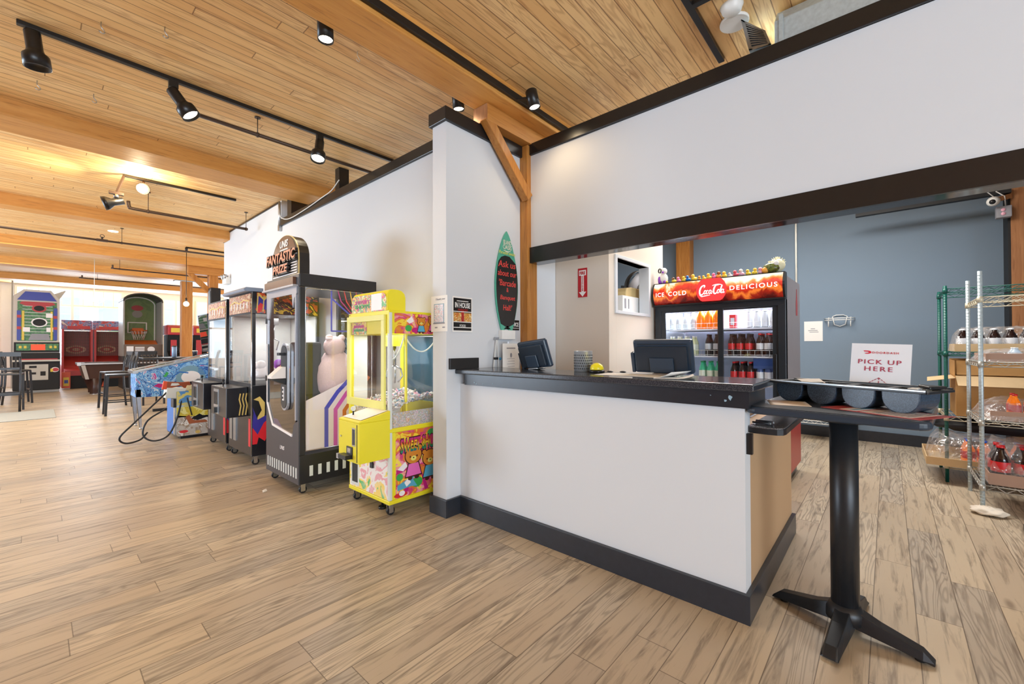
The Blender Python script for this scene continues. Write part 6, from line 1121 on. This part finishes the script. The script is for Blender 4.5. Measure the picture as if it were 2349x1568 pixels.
# ---------------- far end of the room ----------------
def tpost(name, x0, x1, y, label, brace):
    t = thing(name, label, 'post', ((x0+x1)/2, y+.12, 0)); MB('post_timber').box(x0, x1, y, y+.22, 0, 3.0).build('post', t, bevel=.01); MB('bolster_timber').box(x0-.42, x1+.42, y+.0, y+.22, 3.0, 3.18).build('bolster', t, bevel=.01)
    if brace: MB('post_timber').bar((x0+.02, y+.1, 2.62), (x0-.40, y+.1, 3.04), .1, .1).build('brace', t)
    return t
t = thing('timber_post', 'bare timber post with grey top plate at the far windows', 'post', (2.9, 15.3, 0)); MB('post_timber').box(2.775, 3.03, 15.08, 15.32, 0, 3.16).build('post', t, bevel=.01); MB('zinc').box(2.62, 3.2, 15.06, 15.34, 3.155, 3.178).build('top_plate', t)
tpost('timber_post', 2.78, 2.96, 12.2, 'braced timber post at the end of the white wall', True)
t = thing('wall_speaker', 'black speaker cabinet hung on the braced post beyond the white wall', 'speaker', (2.82, 12.1, 2.2)); MB('black_plastic').box(2.75, 2.95, 11.95, 12.19, 2.15, 2.68).build('speaker_cabinet', t, bevel=.01); MB('dark_metal').box(2.744, 2.75, 11.98, 12.16, 2.2, 2.6).build('speaker_grille', t)
# football throwing game
art('turf', [(50, 110, 56), (70, 130, 66), (40, 96, 50), (84, 140, 70)], 10); mat('cab_beige', (206, 196, 184), .4); mat('fb_blue', (52, 66, 160), .35); mat('fb_red', (180, 50, 56), .4); mat('fb_yellow', (222, 196, 70), .4); mat('panel_silver', (186, 182, 172), .4, metal=.2); mat('hole_black', (16, 16, 18), .6); emitter('score_red', (226, 70, 40), .6)
K = thing('football_game', 'tall football throwing game with octagonal top and yellow goal posts', 'arcade machine', (.03, 18.5, 0)); S = Plane((.03, 18.0, 0), (1, 0, 0), (0, 0, 1))
oc = [(-.44, 0), (.44, 0), (.44, 2.66), (.27, 2.90), (-.25, 2.90), (-.44, 2.70)]
mb = MB('cab_beige'); S.poly(mb, [(u, v) for u, v in oc], -1.0, 0); mb.build('cabinet', K, bevel=.01)
mb = MB('fb_blue'); S.poly(mb, [(-.37, 2.60), (.38, 2.60), (.24, 2.84), (-.22, 2.84)], .0, .02); mb.build('top_header', K)
mb = MB('turf'); S.rect(mb, -.36, .38, 1.46, 2.56, 0, .01); mb.use('art_white')
for k in range(10): S.rect(mb, -.27, .3, 1.62+.09*k, 1.63+.09*k, .01, .014)
mb.use('fb_yellow'); S.rect(mb, -.28, -.235, 1.48, 2.3, .01, .03); S.rect(mb, .26, .30, 1.48, 2.3, .01, .03); S.rect(mb, -.05, .1, 2.0, 2.05, .01, .02)
mb.use('fb_blue'); S.rect(mb, -.37, -.3, 1.48, 2.3, .01, .02); S.rect(mb, .32, .39, 1.48, 2.4, .01, .02); mb.use('fb_red')
for v in (1.78, 2.1): S.rect(mb, -.37, -.29, v, v+.08, .02, .024); S.rect(mb, .31, .39, v, v+.08, .02, .024)
S.poly(mb, [(-.33, 2.5), (-.28, 2.56), (.3, 2.56), (.36, 2.5), (.2, 2.44), (-.2, 2.44)], .01, .016)
mb.use('art_white'); 
for u, v in ((-.26, 1.72), (.18, 1.72), (.17, 2.12)): S.rect(mb, u, u+.13, v, v+.12, .016, .03)
mb.use('print_grey'); S.poly(mb, [(-.16, 1.48), (.26, 1.48), (.22, 1.66), (-.1, 1.66)], .014, .02); mb.build('playfield', K)
mb = MB('fb_red'); S.ell(mb, .04, 2.38, .14, .115, .016, .024); mb.use('hole_black'); S.ell(mb, .04, 2.38, .1, .075, .024, .03); mb.build('target_hole', K); mb = MB('art_white'); S.ell(mb, .045, 1.98, .155, .13, .024, .034); mb.use('hole_black'); S.ell(mb, .045, 1.98, .125, .1, .034, .04); mb.build('target_hole', K)
mb = MB('hole_black'); S.rect(mb, -.42, .44, 1.14, 1.42, .0, .05); mb.use('turf'); S.rect(mb, -.38, .42, 1.19, 1.38, .05, .06); mb.use('score_red'); S.rect(mb, -.11, .16, 1.2, 1.36, .06, .07); mb.use('fb_yellow')
for u in (-.33, -.24, .24, .33): S.rect(mb, u, u+.05, 1.25, 1.32, .06, .07)
mb.build('score_panel', K)
mb = MB('hole_black'); S.rect(mb, -.44, .45, .08, 1.12, .0, .16); mb.build('ball_cabinet', K, bevel=.02); mb = MB('fb_red'); S.rect(mb, -.3, .4, .93, .96, .16, .24); mb.use('panel_silver'); S.rect(mb, -.44, .45, .88, .93, .14, .26); mb.build('front_shelf', K)
mb = MB('panel_silver'); S.rect(mb, -.22, .22, .36, .80, .16, .175); mb.use('hole_black'); S.rect(mb, -.14, .0, .70, .76, .175, .18); S.rect(mb, -.14, -.01, .52, .58, .175, .18); S.rect(mb, .07, .17, .48, .6, .175, .18); mb.build('coin_panel', K); mb = MB('art_white'); S.ell(mb, .35, .64, .08, .07, .16, .17); mb.use('fb_red'); S.ell(mb, .36, .64, .065, .05, .17, .175); mb.use('fb_yellow'); S.rect(mb, .26, .31, .58, .67, .17, .18); mb.build('oval_badge', K)
# two ball alleys
mat('alley_red', (170, 52, 56), .4); mat('alley_dark', (150, 84, 84), .4); mat('alley_orange', (214, 92, 60), .4); art('alley_sign', [(150, 50, 60), (190, 70, 70), (120, 130, 180), (90, 80, 130), (200, 190, 190)], 8); mat('net_dark', (96, 66, 62), .6); mat('ring_cream', (222, 190, 160), .4)
for i, (x0, x1, lab) in enumerate(((.55, 1.25, 'red ball-rolling alley with netted target, next to the football game'), (1.28, 2.00, 'red ball-rolling alley with netted target, next to the basketball game'))):
    K = thing('ball_alley', lab, 'arcade machine', ((x0+x1)/2, 19.6, 0), 'ball-rolling alleys'); S = Plane(((x0+x1)/2, 19.9, 0), (1, 0, 0), (0, 0, 1)); w_ = (x1-x0)/2
    MB('alley_red').box(x0, x0+.05, 19.4, 20.6, 0, 1.85).box(x1-.05, x1, 19.4, 20.6, 0, 1.85).box(x0, x1, 20.5, 20.6, 0, 2.16).build('cabinet', K)
    mb = MB('alley_sign'); S.rect(mb, -w_, w_, 1.84, 2.16, -.3, 0); mb.use('fb_red'); S.rect(mb, -w_*.6, w_*.9, 1.87, 1.97, 0, .01); mb.use('chrome'); S.rect(mb, -w_, w_, 1.80, 1.835, 0, .02); mb.build('sign_header', K)
    mb = MB('net_dark')
    for k in range(13): u = -w_+.06+(2*w_-.12)*k/12; S.rect(mb, u-.006, u+.006, 1.0, 1.8, .0, .006)
    for k in range(9): S.rect(mb, -w_+.05, w_-.05, 1.0+.1*k-.005, 1.0+.1*k+.005, .0, .006)
    mb.build('net', K); mb = MB('alley_dark'); S.rect(mb, -w_+.05, w_-.05, .95, 1.8, -.4, -.3)
    for k, (a_, b_) in enumerate(((.24, .13), (.17, .09), (.09, .045))): S.ell(mb.use(('ring_cream', 'alley_red', 'ring_cream')[k]), 0, 1.2, a_, b_, -.3+.01*k, -.28+.01*k)
    mb.build('target_board', K)
    mb = MB('alley_red').prism([(x0+.05, 18.75, .55), (x0+.05, 19.5, .62), (x0+.05, 20.2, .98), (x0+.05, 20.2, .5), (x0+.05, 18.75, .4)], (0, 0, 0), (x1-x0-.1, 0, 0)); mb.build('ramp', K); MB('alley_orange').box(x0-.01, x0+.17, 18.7, 18.8, .03, .52).use('fb_yellow').box(x0+.02, x0+.14, 18.69, 18.7, .1, .36).use('fb_blue').box(x0+.04, x0+.12, 18.685, 18.69, .18, .28).build('front_post', K); MB('hole_black').box(x0+.17, x1, 18.8, 20.5, .0, .4).build('base', K)
# basketball game
art('bb_green', [(104, 132, 78), (118, 144, 86), (110, 136, 82)], 3); mat('bb_grey', (150, 146, 140), .4); mat('hoop_orange', (236, 120, 50), .4); mat('bb_black', (50, 46, 44), .45); mat('bb_panel', (112, 92, 80), .4)
K = thing('basketball_game', 'basketball arcade game with arched green backboard and orange hoop', 'arcade machine', (2.26, 17.9, 0)); S = Plane((2.26, 17.5, 0), (1, 0, 0), (0, 0, 1))
ar = [(-.48, 2.72)]+[(-.48*math.cos(PI*k/14), 2.72+.25*math.sin(PI*k/14)) for k in range(1, 14)]+[(.48, 2.72)]
MB('bb_grey').box(1.78, 1.82, 17.5, 18.55, 1.0, 2.74).build('side_wall', K); MB('bb_grey').box(2.70, 2.74, 17.5, 18.55, 1.0, 2.74).build('side_wall', K); mb = MB('bb_black'); S.poly(mb, [(-.48, 2.70)]+ar+[(.48, 2.70)]+[(u*.94, v-.03) for u, v in reversed(ar)], -1.1, .02); mb.build('arched_roof', K)
B2 = Plane((2.26, 18.5, 0), (1, 0, 0), (0, 0, 1)); mb = MB('bb_green'); B2.poly(mb, [(-.46, 1.4), (.46, 1.4), (.46, 2.72)]+[(u*.96, v) for u, v in reversed(ar)], -.04, 0); mb.use('art_white'); B2.stroke(mb, [(u*.86, v-.06) for u, v in ar], .03, 0, .01); B2.stroke(mb, [(-.41, 2.66), (-.41, 1.45)], .03, 0, .01); B2.stroke(mb, [(.41, 2.66), (.41, 1.45)], .03, 0, .01)
for a_ in (((-.26, 1.75), (-.26, 2.08)), ((.2, 1.75), (.2, 2.08)), ((-.26, 2.08), (.2, 2.08)), ((-.26, 1.75), (.2, 1.75))): B2.stroke(mb, list(a_), .03, .0, .02)
B2.ell(mb.use('fb_red'), -.03, 2.56, .15, .09, .0, .01); B2.ell(mb.use('bb_grey'), -.03, 2.36, .13, .12, .0, .008); mb.build('backboard', K)
mb = MB('hoop_orange').lathe((2.24, 18.25, 1.80), [(.19, 0), (.215, 0), (.215, .03), (.19, .03), (.19, 0)], 20).box(2.1, 2.38, 18.46, 18.49, 1.7, 1.9); h_ = mb.build('hoop', K); mb = MB('art_white')
for k in range(14): a_ = 2*PI*k/14; mb.cyl((2.24+.2*math.cos(a_), 18.25+.2*math.sin(a_), 1.80), (2.24+.12*math.cos(a_+.4), 18.25+.12*math.sin(a_+.4), 1.52), .007, n=5)
mb.build('net', h_); MB('hoop_orange').prism([(1.84, 17.5, 1.22), (1.84, 18.4, 1.5), (1.84, 18.4, 1.4), (1.84, 17.5, 1.15)], (0, 0, 0), (.84, 0, 0)).build('ball_ramp', K); mb = MB('bb_panel'); S.rect(mb, -.46, .47, 1.0, 1.36, -.05, .04); mb.use('art_white'); S.rect(mb, -.4, -.24, 1.08, 1.3, .04, .05)
for k in range(4): S.rect(mb, -.2, .02, 1.1+.05*k, 1.13+.05*k, .04, .05)
S.ell(mb, .18, 1.2, .09, .09, .04, .05); mb.build('instruction_panel', K); MB('bb_black').box(1.78, 2.74, 17.5, 18.55, .0, 1.0).build('base_cabinet', K)
# racing cabinets behind the post
for i, (x0, x1, lab) in enumerate(((2.80, 3.30, 'black arcade cabinet with red top between basketball game and post'), (3.46, 3.95, 'black arcade cabinet with red top right of the bare post'))):
    K = thing('racing_cabinet', lab, 'arcade machine', ((x0+x1)/2, 17.2, 0), 'red-topped cabinets'); MB('hole_black').prism([(x0, 17.0, 0), (x0, 17.0, 1.0), (x0, 17.25, 1.15), (x0, 17.15, 1.66), (x0, 17.8, 1.66), (x0, 17.8, 0)], (0, 0, 0), (x1-x0, 0, 0)).build('cabinet', K); MB('fb_red').prism([(x0-.03, 16.95, 1.66), (x0-.03, 16.95, 1.92), (x0-.03, 17.1, 1.98), (x0-.03, 17.8, 1.98), (x0-.03, 17.8, 1.66)], (0, 0, 0), (x1-x0+.06, 0, 0)).build('red_header', K, bevel=.02); MB('fb_yellow').box(x0+.05, x1-.05, 16.94, 16.95, 1.74, 1.88).build('header_print', K); MB('fb_red').box(x0+.05, x0+.2, 16.98, 17.02, 1.0, 1.5).build('side_sticker', K)
mat('fin_grey', (150, 150, 152), .6)
tag(MB('fin_grey').prism([(.06, 20.7, 2.84), (.45, 20.7, 2.72), (.68, 20.7, 3.16), (.66, 20.7, 3.18)], (0, 0, 0), (0, .06, 0)).box(.36, .42, 20.71, 20.75, 0, 2.8).build('fin_panel'), 'grey pointed fin-shaped panel sticking up behind the football game', 'panel')
t = thing('chandelier', 'pale three-light chandelier hanging before the far windows', 'chandelier', (.92, 14.0, 2.3)); MB('pale_pillar').cyl((.92, 14, 2.45), (.92, 14, CEIL), .006, n=6).tube([(.78, 14, 2.36), (.85, 14, 2.3), (.92, 14, 2.36), (1.0, 14, 2.3), (1.06, 14, 2.36)], .01, 6).build('chandelier_frame', t)
for x in (.78, .92, 1.06): MB('lamp_glow').lathe((x, 14, 2.36), [(.02, 0), (.05, .06), (.05, .09), (0, .09)], 12).build('lamp_shade', t)
MB('dark_metal')
t = tag(MB('bb_grey').box(-.5, -.46, 20.4, 20.46, 0, CEIL).build('conduit_pole'), 'grey vertical pole beside the football game', 'pole')
# pool table
mat('pool_felt', (36, 122, 92), .85, bump=.1, scale=200); mat('pool_brown', (58, 34, 28), .35, var=.15); mat('rail_silver', (190, 190, 192), .3, metal=.6)
K = thing('pool_table', 'dark brown pool table with green felt and silver trim', 'pool table', (2.0, 16.3, 0)); a0, a1, b0, b1 = .78, 3.1, 15.9, 16.85
MB('pool_brown').prism([(a0, b0, .80), (a0+.1, b0+.06, .42), (a1-.1, b0+.06, .42), (a1, b0, .80)], (0, 0, 0), (0, b1-b0-.06, 0)).build('table_body', K, bevel=.01); MB('pool_brown').box(a0-.04, a1+.04, b0-.04, b0+.12, .80, .86).box(a0-.04, a1+.04, b1-.12, b1+.04, .80, .86).box(a0-.04, a0+.12, b0, b1, .80, .86).box(a1-.12, a1+.04, b0, b1, .80, .86).build('table_rail', K, bevel=.01)
MB('pool_felt').box(a0+.1, a1-.1, b0+.1, b1-.1, .80, .835).build('felt', K); MB('rail_silver').box(a0-.05, a1+.05, b0-.05, b0-.038, .815, .85).prism([(a0+.02, b0-.012, .80), (a0+.1, b0-.012, .80), (a0+.18, b0+.05, .42), (a0+.11, b0+.05, .42)], (0, -.02, 0), (0, -.005, 0)).box(a0-.05, a0+.02, b0-.05, b0+.02, .79, .868).box(a1-.02, a1+.05, b0-.05, b0+.02, .79, .868).build('metal_trim', K)
for x, y in ((a0+.3, b0+.2), (a1-.3, b0+.2), (a0+.3, b1-.2), (a1-.3, b1-.2)): MB('pool_brown').lathe((x, y, 0), [(.1, .02), (.1, .1), (.19, .44), (0, .44)], 4).use('rail_silver').cyl((x, y, 0), (x, y, .02), .08, n=10).build('leg', K)
# bar chairs
mat('chair_black', (38, 38, 42), .28, var=.12)
def bar_chair():
    r = thing('bar_chair', '', 'bar chair', (0, 0, 0)); w_ = .20
    MB('chair_black').box(-w_, w_, -.2, .2, .73, .765).build('seat', r, bevel=.012)
    for sx in (-1, 1):
        MB('chair_black').prism([(sx*.185-.016, -.20, 0), (sx*.185+.016, -.20, 0), (sx*.185+.016, -.165, 0), (sx*.185-.016, -.165, 0)], (0, -.03, 0), (0, 0, .735)).build('leg', r)
        mb = MB('chair_black'); mb.tube([(sx*.185, .235, 0), (sx*.185, .195, .45), (sx*.185, .185, .76), (sx*.185, .20, .95), (sx*.18, .255, 1.17)], .019, 4); mb.build('leg', r)
    mb = MB('chair_black').box(-.2, .2, .235, .275, 1.10, 1.185).box(-.18, .18, .19, .215, .84, .88); 
    for k in range(5): mb.bar((-.13+.065*k, .205, .86), (-.13+.065*k, .25, 1.12), .022, .014)
    mb.build('backrest', r)
    MB('chair_black').box(-.18, .18, -.2, -.175, .3, .33).box(-.18, .18, .195, .215, .36, .39).bar((-.185, -.19, .25), (-.185, .21, .25), .02).bar((.185, -.19, .25), (.185, .21, .25), .02).build('footrest', r)
    return r
c0 = bar_chair()
CH = [(-.36, 13.1, PI*.97, 'black slat-back bar chair at the left edge, standing on the grey mat end'), (-.28, 14.9, PI*.55, 'black bar chair farther back at the left edge table'), (1.13, 12.3, -PI*.45, 'black bar chair closest to the pool table, left of the high table'), (1.08, 11.0, -PI*.5, 'black bar chair nearest the pinball machine, by the high table'), (1.72, 12.4, PI*.05, 'black bar chair behind the high table')]
for i, (x, y, a_, lab) in enumerate(CH):
    o = c0 if i == 0 else dup(c0, (0, 0, 0)); o.location = (x, y, 0); o.rotation_euler = (0, 0, a_); o['label'] = lab; o['group'] = 'black bar chairs'
def high_table(x, y, w_, d_, label):
    t = thing('high_table', label, 'table', (x, y, 0)); MB('table_black').box(x-w_/2, x+w_/2, y-d_/2, y+d_/2, 1.035, 1.07).build('table_top', t, bevel=.012); MB('dark_metal').cyl((x, y, .04), (x, y, 1.035), .045).build('column', t); MB('dark_metal').bar((x-.3, y, .025), (x+.3, y, .025), .07, .05).bar((x, y-.3, .025), (x, y+.3, .025), .07, .05).build('base', t); return t
high_table(1.85, 10.9, 1.0, .75, 'black high table with tumblers behind the pinball machine'); high_table(-.95, 13.9, .8, .8, 'black high table at the left edge beside two bar chairs')
mat('tumbler_blue', (120, 140, 166), .35, metal=.3); mat('tumbler_dark', (52, 58, 70), .35, metal=.3)
t = thing('tumbler', 'tall steel-blue tumbler on the high table', 'tumbler', (1.86, 10.75, 1.071)); MB('tumbler_blue').lathe((1.86, 10.75, 1.071), [(0, 0), (.032, 0), (.042, .02), (.044, .2), (.04, .21), (0, .21)], 18).build('tumbler_body', t); MB('black_plastic').lathe((1.86, 10.75, 1.071), [(.042, .21), (.042, .23), (0, .235)], 18).tube([(1.905, 10.75, 1.26), (1.94, 10.75, 1.25), (1.94, 10.75, 1.17), (1.905, 10.75, 1.15)], .008, 6).build('tumbler_lid', t)
t = thing('tumbler', 'short dark tumbler at the high table end beside the tall one', 'tumbler', (2.2, 10.75, 1.071)); MB('tumbler_dark').lathe((2.2, 10.75, 1.071), [(0, 0), (.036, 0), (.044, .1), (.044, .125), (0, .125)], 18).build('tumbler_body', t); MB('pale_pillar').lathe((2.2, 10.75, 1.071), [(.045, .118), (.046, .13), (.04, .132), (0, .132)], 18).build('tumbler_rim', t)
mat('rug_grey', (168, 172, 170), .9, var=.12, scale=60, bump=.2)
tag(MB('rug_grey').box(-3.2, .26, 11.3, 12.8, .001, .012).build('floor_mat', bevel=.004), 'grey floor mat lying before the left edge bar chairs', 'mat')
tag(MB('paper').prism([(1.33, 4.1, .002), (1.37, 4.12, .002), (1.375, 4.16, .01), (1.34, 4.15, .006)], (0, 0, 0), (0, 0, .003)).build('paper_scrap'), 'tiny white paper scrap on the floor by the tall prize cabinet', 'scrap')
